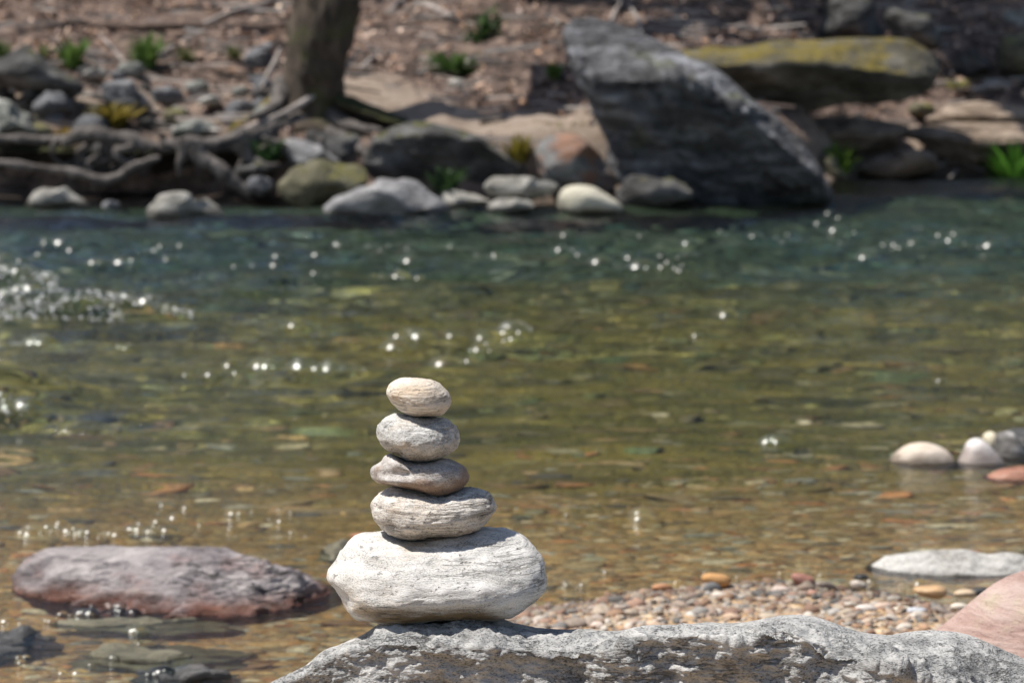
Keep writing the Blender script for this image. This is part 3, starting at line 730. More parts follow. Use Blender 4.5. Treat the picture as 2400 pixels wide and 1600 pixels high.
pebble(2030, 1427, 50, 26, (.64, .58, .52), 'whitish pink pebble on the bar beside the pool')
pebble(2070, 1422, 44, 26, (.46, .34, .27), 'brown pink pebble next to the whitish pink one')
pebble(2112, 1430, 46, 22, (.64, .57, .46), 'pale yellowish pebble on the far side of the bar')
pebble(2145, 1432, 52, 24, (.42, .43, .46), 'blue grey striped pebble by the pool')
pebble(2250, 1422, 44, 22, (.64, .57, .47), 'cream pebble against the foot of the pink boulder')
pebble(2140, 1446, 30, 20, (.62, .53, .46), 'small pinkish pebble in front of the blue grey one')
pebble(1830, 1382, 44, 22, (.58, .47, .40), 'flesh coloured pebble below the reddish brown one')
pebble(1900, 1391, 26, 18, (.46, .24, .18), 'small brick red pebble on the bar')
pebble(842, 1254, 50, 10, (.40, .17, .09), 'brick red pebble in the water left of the stack', .3)

# ------------------------------------------------------------------ far bank: rocks
BK = 'rocks along the far bank'
A1 = (0, 0, 800 / 2323); A2 = (800, 0, 800 / 2323); A3 = (1600, 0, 800 / 2323)
MOSS = (.20, .19, .035)
M_bg1 = rock_mat('dark_bank_rock', (.035, .033, .03), (.085, .082, .078), (.20, .195, .19), 5, 2, .2, .3, 60, .02, seed=21, moss=(.12, .12, .035), moss_rng=(.92, 1.08))
M_bg2 = rock_mat('grey_bank_rock', (.075, .076, .08), (.16, .162, .17), (.28, .28, .285), 5, 2, .3, .3, 60, .015, seed=22)
M_bg3 = rock_mat('pale_bank_rock', (.20, .19, .165), (.36, .345, .31), (.48, .465, .43), 5, 2, .1, .3, 60, .012, seed=23, wet=.03)
M_bg4 = rock_mat('mossy_bank_rock', (.06, .055, .035), (.13, .12, .075), (.24, .22, .15), 4, 2, .1, .3, 60, .02, seed=24, moss=MOSS, moss_rng=(.82, 1.0))
M_bg5 = rock_mat('greenish_grey_rock', (.11, .115, .10), (.22, .225, .20), (.34, .335, .30), 5, 2, .5, .3, 60, .015, seed=25)
M_bg6 = rock_mat('pale_wet_edged_rock', (.16, .155, .155), (.28, .275, .275), (.40, .395, .39), 4, 2.5, .2, .3, 60, .015, seed=26, wet=.02)
def bank_rock(pts, O, zc, df, mat, label, amp=.02, freq=4, facet=.03, group=BK, db=None, **kw):
    P_ = np.array(zp(pts, *O)); hh_ = P_[:, 1].max() - P_[:, 1].min()
    if P_[:, 1].max() < 385:
        g = onbank(np.clip(P_[:, 0].mean(), -100, 2500), P_[:, 1].max() - .12 * hh_)[0]; zc = float((g - CAM) @ FW) - df * .5
    return stone('rock', P_, zc, df, db or df, mat, label, 'rock', group, 5, amp, freq, facet=facet, **{'cut': 9, 'e1': .9, 'e2': .9, **kw})
bank_rock([(-120, 480), (0, 440), (60, 400), (120, 350), (190, 325), (250, 375), (330, 425), (440, 495), (520, 540), (570, 610), (480, 680), (300, 660), (100, 600), (-100, 560)], A1, 17.0, .30, M_bg1, 'dark humped rock with a pale top at the upper left')
bank_rock([(-150, 650), (0, 680), (60, 690), (150, 740), (230, 800), (290, 880), (340, 960), (200, 990), (100, 960), (-100, 950)], A1, 16.2, .20, M_bg5, 'greenish grey slanting slab at the left edge of the far bank')
bank_rock([(-100, 500), (0, 520), (60, 580), (112, 650), (60, 710), (-80, 720)], A1, 16.5, .15, M_bg2, 'rounded grey rock cut by the left edge, above the slanting slab')
bank_rock([(130, 660), (180, 580), (250, 558), (305, 600), (290, 680), (220, 740), (150, 720)], A1, 16.5, .12, M_bg1, 'small brown black rock under the dark humped rock')
bank_rock([(230, 730), (280, 650), (370, 622), (450, 638), (505, 690), (490, 780), (380, 810), (260, 800)], A1, 16.3, .15, M_bg2, 'round blue grey stone between the roots and the dark humped rock')
bank_rock([(680, 580), (760, 535), (850, 528), (950, 578), (1020, 648), (1080, 740), (1040, 800), (900, 780), (780, 740), (700, 670)], A1, 16.9, .18, M_bg2, 'blue grey slanting boulder in the sandy slope left of the trunk')
bank_rock([(1170, 905), (1240, 848), (1320, 808), (1420, 813), (1485, 870), (1470, 930), (1300, 950), (1190, 940)], A1, 15.9, .12, M_bg5, 'pale flat topped stone resting above the thick root')
bank_rock([(1660, 420), (1715, 310), (1800, 282), (1890, 320), (1860, 420), (1800, 500), (1680, 500)], A1, 18.0, .12, M_bg2, 'bluish block of stone just left of the tree trunk')
bank_rock([(400, 1130), (520, 1015), (620, 975), (720, 995), (880, 1060), (900, 1180), (720, 1260), (520, 1240)], A1, 15.75, .16, M_bg1, 'dark rock framed by the roots in the hollow of the bank')
bank_rock([(170, 1370), (230, 1288), (310, 1260), (420, 1258), (530, 1298), (630, 1360), (620, 1440), (200, 1440)], A1, 15.25, .15, M_bg3, 'pale topped stone at the waterline below the long root')
bank_rock([(990, 1440), (1050, 1368), (1120, 1318), (1220, 1298), (1300, 1318), (1340, 1358), (1390, 1333), (1450, 1358), (1530, 1430), (1520, 1520), (1030, 1520)], A1, 14.7, .14, M_bg3, 'whitish two humped stone in the water near the far bank', facet=.015)
bank_rock([(690, 1390), (740, 1350), (800, 1360), (820, 1400), (780, 1430), (710, 1430)], A1, 15.1, .06, M_bg2, 'tiny grey stone in the water between two pale ones', amp=.008, facet=.01)
bank_rock([(1860, 1240), (1950, 1150), (2100, 1108), (2250, 1098), (2430, 1110), (2530, 1160), (2600, 1220), (2560, 1320), (2420, 1400), (2150, 1420), (1960, 1380), (1890, 1320)], A1, 15.25, .25, M_bg4, 'olive rock edged with yellow moss behind the angular grey rock')
bank_rock([(1930, 980), (2030, 955), (2200, 1000), (2330, 1060), (2420, 1120), (2300, 1180), (2000, 1170), (1920, 1080)], A1, 15.7, .2, M_bg6, 'sloping grey rock above the olive mossy rock')
bank_rock([(1680, 1230), (1760, 1190), (1850, 1200), (1890, 1280), (1800, 1330), (1700, 1300)], A1, 15.35, .1, M_bg2, 'small grey rock left of the olive mossy rock')
bank_rock([(1580, 1160), (1700, 1100), (1850, 1100), (1900, 1160), (1780, 1200), (1640, 1200)], A1, 15.5, .12, M_bg1, 'dark flat rock wedged under the root mass')
bank_rock([(600, 470), (660, 440), (730, 470), (740, 530), (650, 550), (560, 520)], A1, 17.5, .1, M_bg3, 'small whitish stone on the slope at the left', amp=.01, facet=.01)
bank_rock([(1330, 700), (1420, 640), (1500, 640), (1520, 700), (1420, 740)], A1, 16.6, .1, M_bg3, 'small pale stone on the sand left of the roots', amp=.01, facet=.01)
bank_rock([(1800, 720), (1830, 640), (1880, 630), (1910, 720), (1880, 790), (1820, 780)], A1, 16.4, .06, M_bg3, 'small upright white stone against the mossy foot of the tree', amp=.008, facet=.01)
bank_rock([(610, 800), (650, 750), (710, 770), (720, 830), (660, 850)], A1, 16.0, .05, M_bg3, 'small white stone among yellow moss at the left', amp=.008, facet=.008)
# rubble between the roots and the slope: alike, so they share one label
for k in range(60):
    cx, cy = random.uniform(-10, 650), random.uniform(165, 325); r_ = min(52, random.lognormvariate(3.1, .45)) * (1.1 if cx < 250 else .8)
    th = np.linspace(0, 2 * math.pi, 9, endpoint=False) + random.random()
    pts = [(cx + r_ * random.uniform(.8, 1.3) * math.cos(t), cy - r_ * random.uniform(.5, .85) * math.sin(t)) for t in th]
    g = onbank(cx, cy + r_ * .4)[0]; zc_ = float((g - CAM) @ FW)
    stone('rock', pts, zc_, r_ * .0022, r_ * .0022, random.choice([M_bg1, M_bg2, M_bg4, M_bg5]), 'broken stone in the rubble above the left roots', 'rock', 'rubble above the left roots', 3, .012, 6, seed=k, cut=9, smooth_it=1)
# centre
column_rock('rock', zp([(150, 1060), (230, 920), (350, 868), (500, 838), (620, 843), (800, 878), (920, 918), (1020, 958), (1120, 1008), (1220, 1100), (1320, 1200)], *A2),
            zp([(150, 1130), (250, 1220), (500, 1290), (850, 1330), (1100, 1330), (1250, 1300), (1320, 1240)], *A2), 15.7, .32, .3, M_bg1, 'broad dark boulder with a lit grey top, in the middle of the far bank', 'rock', BK,
            edge=zp([(150, 1090), (230, 960), (350, 925), (560, 920), (620, 900), (820, 950), (930, 940), (1050, 1030), (1220, 1130), (1320, 1215)], *A2), pe=1, k=.2, q=1.2, amp=.03, freq=3, nu=120, nv=60, ridge=.05, seed=7, crest=.3)
bank_rock([(-260, 930), (-120, 880), (60, 900), (200, 930), (240, 1020), (200, 1140), (0, 1160), (-200, 1080)], A2, 15.9, .2, M_bg1, 'low dark rock under the mossy ledge at the foot of the tree')
bank_rock([(1300, 1110), (1340, 1008), (1400, 948), (1500, 918), (1600, 928), (1700, 985), (1780, 1055), (1860, 1160), (1890, 1260), (1820, 1330), (1600, 1320), (1400, 1270), (1320, 1200)], A2, 15.45, .25,
          rock_mat('rust_patched_rock', (.08, .08, .078), (.17, .17, .165), (.29, .29, .285), 4, 2, .3, .2, 60, .012, seed=27, stain=(.26, .13, .075), stain_rng=(.5, .6), stain_scale=2.6), 'rounded grey boulder with a rust brown patch, left of the big leaning one', facet=.01, cut=3)
bank_rock([(-120, 1430), (-108, 1405), (0, 1330), (150, 1280), (300, 1230), (430, 1185), (520, 1198), (590, 1238), (640, 1300), (700, 1380), (750, 1440), (700, 1520), (300, 1530), (-80, 1510)], A2, 14.75, .28,
          M_bg6, 'angular light grey rock with its foot in the water, middle of the far bank', amp=.015, facet=.04, smooth_it=1)
bank_rock([(660, 1300), (700, 1260), (800, 1288), (950, 1328), (1040, 1360), (1010, 1420), (850, 1430), (700, 1420)], A2, 15.0, .14, M_bg3, 'yellowish flat stone right behind the angular grey rock', facet=.01)
bank_rock([(980, 1410), (1060, 1343), (1250, 1338), (1325, 1370), (1330, 1450), (1020, 1470)], A2, 14.8, .12, M_bg3, 'low pale stone at the waterline below the white flat one', facet=.01)
bank_rock([(955, 1270), (1000, 1218), (1150, 1208), (1300, 1213), (1450, 1218), (1540, 1262), (1480, 1340), (1350, 1380), (1200, 1370), (1040, 1350), (975, 1300)], A2, 15.0, .18, M_bg3, 'long white flat stone between the cream and the angular grey rock', facet=.01)
bank_rock([(1460, 1390), (1490, 1298), (1560, 1260), (1660, 1258), (1760, 1288), (1850, 1338), (1930, 1410), (1900, 1480), (1500, 1490)], A2, 14.85, .18,
          rock_mat('cream_bank_stone', (.34, .31, .23), (.46, .43, .34), (.54, .50, .41), 4, 2, .1, .1, 60, .006, seed=28, wet=.02), 'smooth cream stone at the waterline left of the big leaning boulder', facet=.0, amp=.008, cut=2)
bank_rock([(1990, 1220), (2020, 1180), (2060, 1200), (2070, 1250), (2020, 1262)], A2, 15.2, .05, M_bg3, 'small bluish white stone in the shadow under the big boulder', amp=.005, facet=0)
bank_rock([(720, 560), (760, 530), (830, 540), (850, 590), (790, 605), (730, 595)], A2, 17.2, .07, M_bg3, 'small pale stone on the sandy strip', amp=.008, facet=.008)
bank_rock([(1860, 1300), (1960, 1210), (2150, 1200), (2320, 1230), (2500, 1300), (2450, 1420), (1900, 1420)], A2, 15.2, .2, M_bg1, 'black rock in the hollow under the big leaning boulder')
# the big leaning boulder
M_big = rock_mat('leaning_boulder_stone', (.035, .034, .033), (.14, .14, .147), (.46, .47, .50), 3.2, 3.6, .75, .5, 50, .03, seed=30, stain=(.15, .16, .05), stain_rng=(.6, .75), stain_scale=2.2, lines=.85, contrast=.19)
topB = [(1320, 72), (1327, 60), (1337, 48), (1385, 41), (1437, 55), (1489, 76), (1540, 93), (1575, 112), (1600, 127), (1652, 148), (1696, 176), (1738, 210), (1779, 248), (1820, 276), (1855, 313), (1889, 351), (1917, 386), (1938, 425), (1950, 462)]
botB = [(1320, 90), (1327, 103), (1344, 145), (1365, 186), (1379, 220), (1403, 262), (1420, 330), (1434, 365), (1444, 386), (1452, 420), (1480, 470), (1520, 500), (1700, 505), (1900, 498), (1950, 482)]
edgB = [(1320, 80), (1344, 130), (1378, 180), (1450, 188), (1530, 190), (1600, 178), (1650, 196), (1700, 230), (1755, 276), (1806, 318), (1842, 352), (1900, 400), (1950, 470)]
column_rock('boulder', topB, botB, 15.6, .55, .6, M_big, 'huge grey leaning boulder with a dark overhanging face on the far bank', 'boulder', None, edge=edgB, pe=1.0, k=.0, q=1.1, amp=.04, freq=2.4, nu=220, nv=110, ridge=.10, fine=.012, rot=-.75, aniso=2.2, seed=3, crest=.25, taper=.45)
# right
column_rock('boulder', zp([(-320, 420), (-60, 345), (150, 328), (350, 318), (600, 288), (900, 278), (1200, 258), (1400, 263), (1550, 283), (1650, 330), (1725, 410), (1750, 480)], *A3),
            zp([(-320, 640), (300, 760), (600, 780), (800, 740), (1100, 710), (1400, 690), (1600, 650), (1700, 580), (1750, 510)], *A3), 17.15, .42, .4, rock_mat('moss_topped_stone', (.05, .045, .03), (.11, .10, .075), (.24, .22, .18), 3, 2, .1, .3, 60, .02, seed=31, moss=(.22, .17, .028), moss_rng=(.80, .98)), 'long low boulder covered in yellow green moss, behind the leaning one', 'boulder', None,
            edge=zp([(-320, 480), (350, 440), (700, 430), (1000, 440), (1300, 480), (1550, 520), (1750, 500)], *A3), pe=.9, k=.1, q=1.2, amp=.03, freq=3, nu=120, nv=60, ridge=.04, seed=9, crest=.3)
bank_rock([(900, 260), (960, 80), (1060, -40), (1200, -60), (1300, 40), (1350, 200), (1380, 330), (1100, 340)], A3, 19.0, .3, M_bg1, 'tall dark rock behind the mossy boulder')
bank_rock([(1310, 60), (1450, 40), (1600, 90), (1720, 160), (1800, 290), (1780, 400), (1600, 330), (1420, 260)], A3, 18.9, .3, M_bg1, 'dark slab leaning against the tall dark rock at the upper right')
bank_rock([(2100, 320), (2250, 220), (2420, 200), (2500, 420), (2480, 600), (2200, 560)], A3, 18.5, .3, M_bg4, 'dark mossy rock at the right edge of the far bank')
bank_rock([(1830, 420), (1950, 340), (2080, 380), (2140, 480), (2000, 540), (1860, 520)], A3, 18.6, .2, M_bg1, 'blackish rock right of the mossy boulder')
bank_rock([(1520, 740), (1600, 690), (1720, 700), (1740, 780), (1600, 800)], A3, 17.9, .12, M_bg4, 'small olive rock below the mossy boulder')
bank_rock([(2150, 100), (2250, 50), (2400, 90), (2420, 190), (2250, 190)], A3, 19.6, .15, M_bg3, 'pale stone at the upper right corner')
bank_rock([(900, 1080), (960, 1040), (1080, 1090), (1150, 1180), (1100, 1260), (940, 1240)], A3, 16.9, .15, M_bg4, 'mossy rock at the water beside the leaning boulder')
# the eroded ledge on the right, layered like old timber
M_ledge = rock_mat('sandy_ledge_stone', (.09, .065, .045), (.24, .18, .13), (.42, .335, .26), 5, 6, .05, .2, 60, .015, seed=33)
def ledge(pt, pb, zc, df, label):
    return column_rock('ledge', zp(pt, *A3), zp(pb, *A3), zc, df, .5, M_ledge, label, 'rock', 'sandy ledges of the right bank', edge=.55, pe=.9, k=.6, amp=.03, freq=4, aniso=4, nu=90, nv=40, ridge=.03, seed=zc)
ledge([(1520, 880), (1700, 835), (2000, 830), (2400, 850), (2800, 880)], [(1520, 930), (1750, 1040), (2000, 1090), (2400, 1060), (2800, 1000)], 17.45, .25, 'pale sandy ledge overhanging a dark gap near the waterline')
ledge([(1650, 800), (1800, 720), (2000, 690), (2300, 720), (2800, 760)], [(1650, 830), (1800, 860), (2100, 870), (2400, 870), (2800, 850)], 17.8, .25, 'upper sandy ledge below the grey fallen branch')
ledge([(640, 830), (800, 800), (1200, 790), (1540, 850)], [(640, 960), (900, 1000), (1250, 1010), (1540, 930)], 17.5, .3, 'brown ledge in the shade under the mossy boulder')
bank_rock([(1130, 1180), (1250, 1110), (1450, 1060), (1620, 1030), (1740, 1060), (1770, 1130), (1600, 1210), (1300, 1230)], A3, 17.2, .3, M_ledge, 'low tan slab of sandstone at the waterline on the right', group=None, facet=.06)

# ------------------------------------------------------------------ the tree on the far bank
m, n, b = newmat('bark')
tc = N(n, 'ShaderNodeTexCoord').outputs['Object']
n1 = noise(n, mapping(n, tc, (0, -.25, 0), (1, 1, .22)), 26, 8, .7, .4)
n2 = noise(n, tc, 4, 4, .6)
col = ramp(n, n1, [(.3, (.02, .015, .011)), (.5, (.075, .055, .038)), (.7, (.17, .13, .095))])
col = mix(n, ramp(n, n2, [(.50, 0.), (.60, .85)]), col, (.085, .085, .03))
L(n, col, b.inputs['Base Color']); b.inputs['Roughness'].default_value = .95
bp = N(n, 'ShaderNodeBump'); bp.inputs['Distance'].default_value = .04; L(n, n1, bp.inputs['Height']); L(n, bp.outputs[0], b.inputs['Normal'])
M_bark = m
m, n, b = newmat('root_bark')
tc = N(n, 'ShaderNodeTexCoord').outputs['Object']
n1 = noise(n, tc, 14, 8, .7, .4)
col = ramp(n, n1, [(.3, (.03, .025, .02)), (.5, (.11, .095, .085)), (.7, (.26, .23, .205))])
L(n, col, b.inputs['Base Color']); b.inputs['Roughness'].default_value = .9
bp = N(n, 'ShaderNodeBump'); bp.inputs['Distance'].default_value = .03; L(n, n1, bp.inputs['Height']); L(n, bp.outputs[0], b.inputs['Normal'])
M_root = m
m, n, b = newmat('grey_dead_wood')
tc = N(n, 'ShaderNodeTexCoord').outputs['Object']
n1 = noise(n, tc, 20, 6, .7)
L(n, ramp(n, n1, [(.3, (.13, .11, .095)), (.5, (.27, .235, .21)), (.7, (.42, .38, .35))]), b.inputs['Base Color']); b.inputs['Roughness'].default_value = .9
M_dead = m
base = PY(735, 300, 16.2)
tree = bpy.data.objects.new('tree', None); COL.objects.link(tree); tree.location = base
tag(tree, 'leaning brown tree trunk with spreading roots on the far bank', 'tree')
dpx = 17.0 / F
tp = [PY(722, 345, 16.1), PY(725, 290, 16.15), PY(728, 240, 16.15), PY(735, 180, 16.12), PY(748, 100, 16.1), PY(768, 0, 16.1), PY(795, -160, 16.15), PY(835, -600, 16.3), PY(845, -900, 17.5), PY(870, -1400, 19.0), PY(880, -2400, 20.5)]  # unseen upper trunk bent back to steer its shadow off the boulder
tr_ = [110, 84, 72, 68, 70, 74, 74, 66, 58, 50, 30]
tube('trunk', tp, [r * dpx for r in tr_], M_bark, tree, n=80, m=40, lump=.12, seed=1)
def root(pts, rads, O=A1, Y=15.7, mat=M_root, name='root', parent=tree, **kw):
    P = [PY(x, y, (Y if np.isscalar(Y) else Y[k])) for k, (x, y) in enumerate(zp(pts, *O))]
    return tube(name, P, [r * O[2] * 15.8 / F for r in rads], mat, parent, **{**dict(n=50, m=14, lump=.5, seed=pts[0][0]), **kw})
root([(2060, 850), (1900, 900), (1750, 930), (1600, 960), (1400, 990), (1200, 985), (1060, 1010)], [110, 90, 80, 70, 55, 50, 40], Y=[16.0, 15.9, 15.8, 15.65, 15.6, 15.55, 15.5])
root([(1060, 1010), (960, 975), (900, 955), (780, 925), (640, 905), (520, 925), (420, 980)], [40, 50, 55, 55, 50, 40, 24], Y=15.5)
root([(1090, 1075), (1000, 1095), (900, 1135), (800, 1205), (700, 1228), (560, 1185), (400, 1155), (200, 1135), (0, 1105), (-200, 1070)], [14, 26, 30, 34, 34, 30, 26, 26, 26, 26], Y=15.4)
root([(1330, 985), (1370, 1060), (1470, 1140), (1580, 1230), (1700, 1330)], [40, 55, 50, 40, 26], Y=15.35)
root([(1230, 1000), (1240, 1060), (1225, 1120), (1215, 1200)], [30, 26, 20, 8], Y=15.4)
root([(2060, 860), (2180, 890), (2320, 930), (2450, 1010), (2560, 1100)], [90, 60, 45, 34, 16], Y=[16.05, 15.95, 15.85, 15.75, 15.6])
root([(520, 960), (300, 955), (100, 945), (-200, 960)], [34, 34, 30, 30], Y=15.55)
root([(1640, 980), (1700, 1080), (1800, 1130), (1900, 1120)], [60, 40, 30, 14], Y=15.5)
root([(1980, 640), (1860, 720), (1760, 790), (1660, 850), (1560, 900)], [60, 55, 50, 40, 20], Y=[16.25, 16.15, 16.05, 15.95, 15.8], mat=rock_mat('mossy_root_bark', (.05, .04, .025), (.12, .10, .06), (.2, .17, .11), 8, 2, 0, .3, 60, .02, seed=40, moss=(.26, .20, .03), moss_rng=(.4, .65)))
root([(1100, 770), (900, 740), (780, 690), (640, 650), (520, 640)], [16, 22, 24, 22, 12], Y=16.3)

# thinner roots twisting through the hollow and round the foot of the trunk
for k in range(16):
    x0 = random.uniform(250, 1950); y0 = random.uniform(930, 1010)
    pts = [(x0, y0)]
    for j in range(4):
        pts.append((pts[-1][0] + random.uniform(-150, 130), pts[-1][1] + random.uniform(20, 110)))
    root(pts, [22, 20, 16, 12, 6], Y=random.uniform(15.42, 15.62))
for pts in ([(2000, 700), (2060, 800), (2100, 900), (2200, 960)], [(2200, 720), (2260, 800), (2400, 860), (2600, 890)], [(1940, 560), (1900, 680), (1820, 760), (1700, 800)], [(2120, 780), (2100, 880), (2020, 980), (1900, 1050)]):
    root(pts, [60, 55, 40, 18], Y=[16.1, 16.0, 15.9, 15.75])

def leaves_np(P, size, up=.6):
    n_ = len(P)
    nrm = rng.normal(size=(n_, 3)); nrm[:, 2] = np.abs(nrm[:, 2]) + up; nrm /= np.linalg.norm(nrm, axis=1)[:, None]
    a = np.cross(nrm, rng.normal(size=(n_, 3))); a /= np.linalg.norm(a, axis=1)[:, None]; b_ = np.cross(nrm, a)
    s = size[:, None]; w_ = .55
    V = np.stack([P - a * s, P - b_ * s * w_ + nrm * s * .15, P + a * s, P + b_ * s * w_ + nrm * s * .15], 1)
    return V.reshape(-1, 3), (np.arange(n_)[:, None] * 4 + np.arange(4)[None])
def leaf_mat(name, trans=.25):
    m, n, b = newmat(name)
    a = N(n, 'ShaderNodeAttribute', attribute_name='Col'); L(n, a.outputs[0], b.inputs['Base Color'])
    b.inputs['Roughness'].default_value = .65; b.inputs['Specular IOR Level'].default_value = .3
    out = n.nodes['Material Output']; t_ = N(n, 'ShaderNodeBsdfTranslucent'); L(n, a.outputs[0], t_.inputs[0])
    mx = N(n, 'ShaderNodeMixShader'); mx.inputs[0].default_value = trans
    L(n, b.outputs[0], mx.inputs[1]); L(n, t_.outputs[0], mx.inputs[2]); L(n, mx.outputs[0], out.inputs['Surface'])
    return m
M_leaf = leaf_mat('green_leaf', .35); M_litter = leaf_mat('dry_leaf', .1)
# limbs and unseen crown, added and shaped to shade the upper right of the bank
tb = np.array(tp[-3])
limbs, cl = [], []
for k in range(9):
    a = k * 2.4; st = np.array(tp[-3]) * (1 - k / 9) + np.array(tp[-1]) * (k / 9)
    en = st + np.array([math.cos(a) * 2.1 + .6, math.sin(a) * 1.5 + .8, 1.3 + .25 * k])
    mid = (st + en) / 2 + np.array([0, 0, .3])
    limbs.append(tube_np([st, mid, en], [.07, .045, .015], n=14, m=8, lump=.1))
    for q in (.45, .7, 1.0): cl.append(st + (en - st) * q)
V, Fl = join_np(limbs); lo = mesh_np('limbs', V, Fl, M_bark, tree, origin=base)
cl = np.array(cl); nl = 16000
Pc = cl[rng.integers(0, len(cl), nl)] + rng.normal(0, 1, (nl, 3)) * np.array([.55, .55, .38])
sh_ = Pc - np.array(SUN)[None] * ((Pc[:, 2] - .8) / SUN.z)[:, None]
Pc = Pc[(sh_[:, 1] > 19.6) | (sh_[:, 0] > 2.8)]; nl = len(Pc)  # drops leaves whose shadow would fall on the sunlit part of the bank
V, Fc = leaves_np(Pc, rng.uniform(.06, .11, nl), .3)
cc = pal([(.05, .075, .02), (.07, .09, .025), (.04, .06, .015)], nl)
mesh_np('crown', V, Fc, M_leaf, tree, np.repeat(cc, 4, 0), False, base)

# ------------------------------------------------------------------ dead wood on the bank
WG = 'dead branches lying about the far bank'
def branch(pts, rads, O, Y, label, mat=M_dead, name='branch', cat='branch', forks=()):
    parts = []
    def mk(pts, rads, Y):
        q_ = np.array(zp(pts, *O))
        P = [PY(x, y, Y[k]) for k, (x, y) in enumerate(q_)] if not np.isscalar(Y) else list(onbank(q_[:, 0], q_[:, 1], .03))
        return tube_np(P, [r * O[2] * 18 / F for r in rads], n=30, m=10, lump=.18, seed=pts[0][1])
    parts.append(mk(pts, rads, Y))
    for f in forks: parts.append(mk(*f))
    V, Fl = join_np(parts)
    o = mesh_np(name, V, Fl, mat, origin=V.mean(0)); tag(o, label, cat, WG); return o
branch([(1540, 940), (1620, 900), (1800, 830), (1950, 765), (2150, 640), (2330, 480), (2420, 380)], [12, 16, 20, 20, 18, 15, 10], A1, [15.75, 15.8, 15.85, 15.9, 16.0, 16.15, 16.3], 'long thin bare stick leaning across the foot of the tree')
branch([(1780, 600), (1820, 510), (1870, 420), (1905, 330)], [10, 14, 14, 8], A1, [16.5, 16.6, 16.7, 16.8], 'short pale stick standing beside the bluish block of stone')
branch([(320, 160), (600, 165), (900, 175), (1300, 180), (1700, 185), (2000, 175)], [16, 26, 30, 32, 30, 26], A1, 19.3, 'dark fallen log lying level across the upper left slope', rock_mat('rotten_log_bark', (.05, .035, .03), (.13, .09, .07), (.26, .19, .15), 6, 1, 0, .3, 60, .02, seed=41), 'fallen_log', 'log')
branch([(1290, 205), (1450, 140), (1600, 80), (1800, 25), (1960, -30)], [14, 20, 22, 18, 10], A1, 19.2, 'grey branch slanting up from the fallen log to the trunk', forks=[([(1600, 80), (1750, 90), (1950, 60)], [14, 18, 10], 19.2)])
branch([(1060, 380), (1200, 310), (1300, 250), (1400, 215)], [10, 14, 12, 8], A1, 18.6, 'thin pale stick by the bright green grass tuft')
branch([(640, 200), (720, 280), (800, 370), (840, 420)], [8, 12, 12, 8], A1, 18.9, 'thin brown stick sloping down the left slope')
branch([(1830, 170), (1860, 90), (1900, 20), (1920, -60)], [14, 16, 14, 10], A2, 18.9, 'pale forked twig sticking up behind the leaning boulder', forks=[([(1900, 20), (1860, -30), (1840, -80)], [12, 9, 6], 18.9)])
branch([(2040, 230), (2020, 140), (1980, 70), (1950, 0), (1900, -60)], [14, 16, 14, 12, 8], A2, 18.8, 'curved grey twig right of the pale forked one')
branch([(320, 80), (380, 30), (450, -20)], [14, 16, 10], A2, 19.6, 'short grey branch beside the dark stump hole')
branch([(500, 10), (620, 50), (720, 100), (800, 140)], [20, 22, 18, 10], A2, 19.4, 'dark branch lying on the leaves right of the trunk')
branch([(130, 470), (200, 400), (260, 340)], [10, 12, 8], A2, 17.8, 'tiny grey twig at the top of the sandy strip')
branch([(1960, 620), (2080, 590), (2200, 585), (2340, 565), (2600, 560)], [18, 26, 28, 28, 24], A3, 18.0, 'grey lilac fallen branch lying level at the right edge')
branch([(0, 200), (250, 190), (500, 200), (800, 240), (950, 250)], [10, 16, 18, 14, 8], A3, 18.5, 'pale branch lying on the leaves above the mossy boulder')
branch([(1560, 660), (1640, 600), (1720, 570), (1900, 560)], [8, 12, 12, 8], A3, 18.0, 'thin twig below the right end of the mossy boulder')
branch([(1740, 1130), (1850, 1090), (1960, 1120), (2050, 1165)], [14, 16, 14, 8], A3, 17.15, 'rusty twig at the waterline on the right', forks=[([(1820, 1210), (1860, 1160), (1850, 1090)], [8, 9, 9], 17.1)])

# ------------------------------------------------------------------ mossy overhang of the bank (terrain)
M_earth = rock_mat('mossy_earth', (.014, .011, .008), (.035, .027, .019), (.08, .06, .042), 6, 1.5, 0, .3, 60, .03, seed=42, moss=(.075, .08, .022), moss_rng=(.55, .8))
column_rock('earth_bank', zp([(-700, 1000), (-200, 990), (300, 985), (800, 1000), (1200, 990), (1700, 980), (1950, 960)], *A1), zp([(-700, 1480), (300, 1440), (1100, 1440), (1700, 1420), (1950, 1330)], *A1), 15.95, .38, .5, M_earth,
            edge=.10, pe=.6, k=-.1, q=.5, amp=.05, freq=3, nu=160, nv=40, seed=4, taper=.2)['kind'] = 'structure'
column_rock('earth_bank', zp([(-60, 620), (100, 660), (250, 740), (420, 800), (600, 850)], *A2), zp([(-60, 900), (200, 980), (420, 960), (600, 900)], *A2), 16.05, .22, .4, M_earth,
            edge=.3, pe=.6, k=-.2, q=.8, amp=.04, freq=4, nu=80, nv=40, seed=6, taper=.3)['kind'] = 'structure'

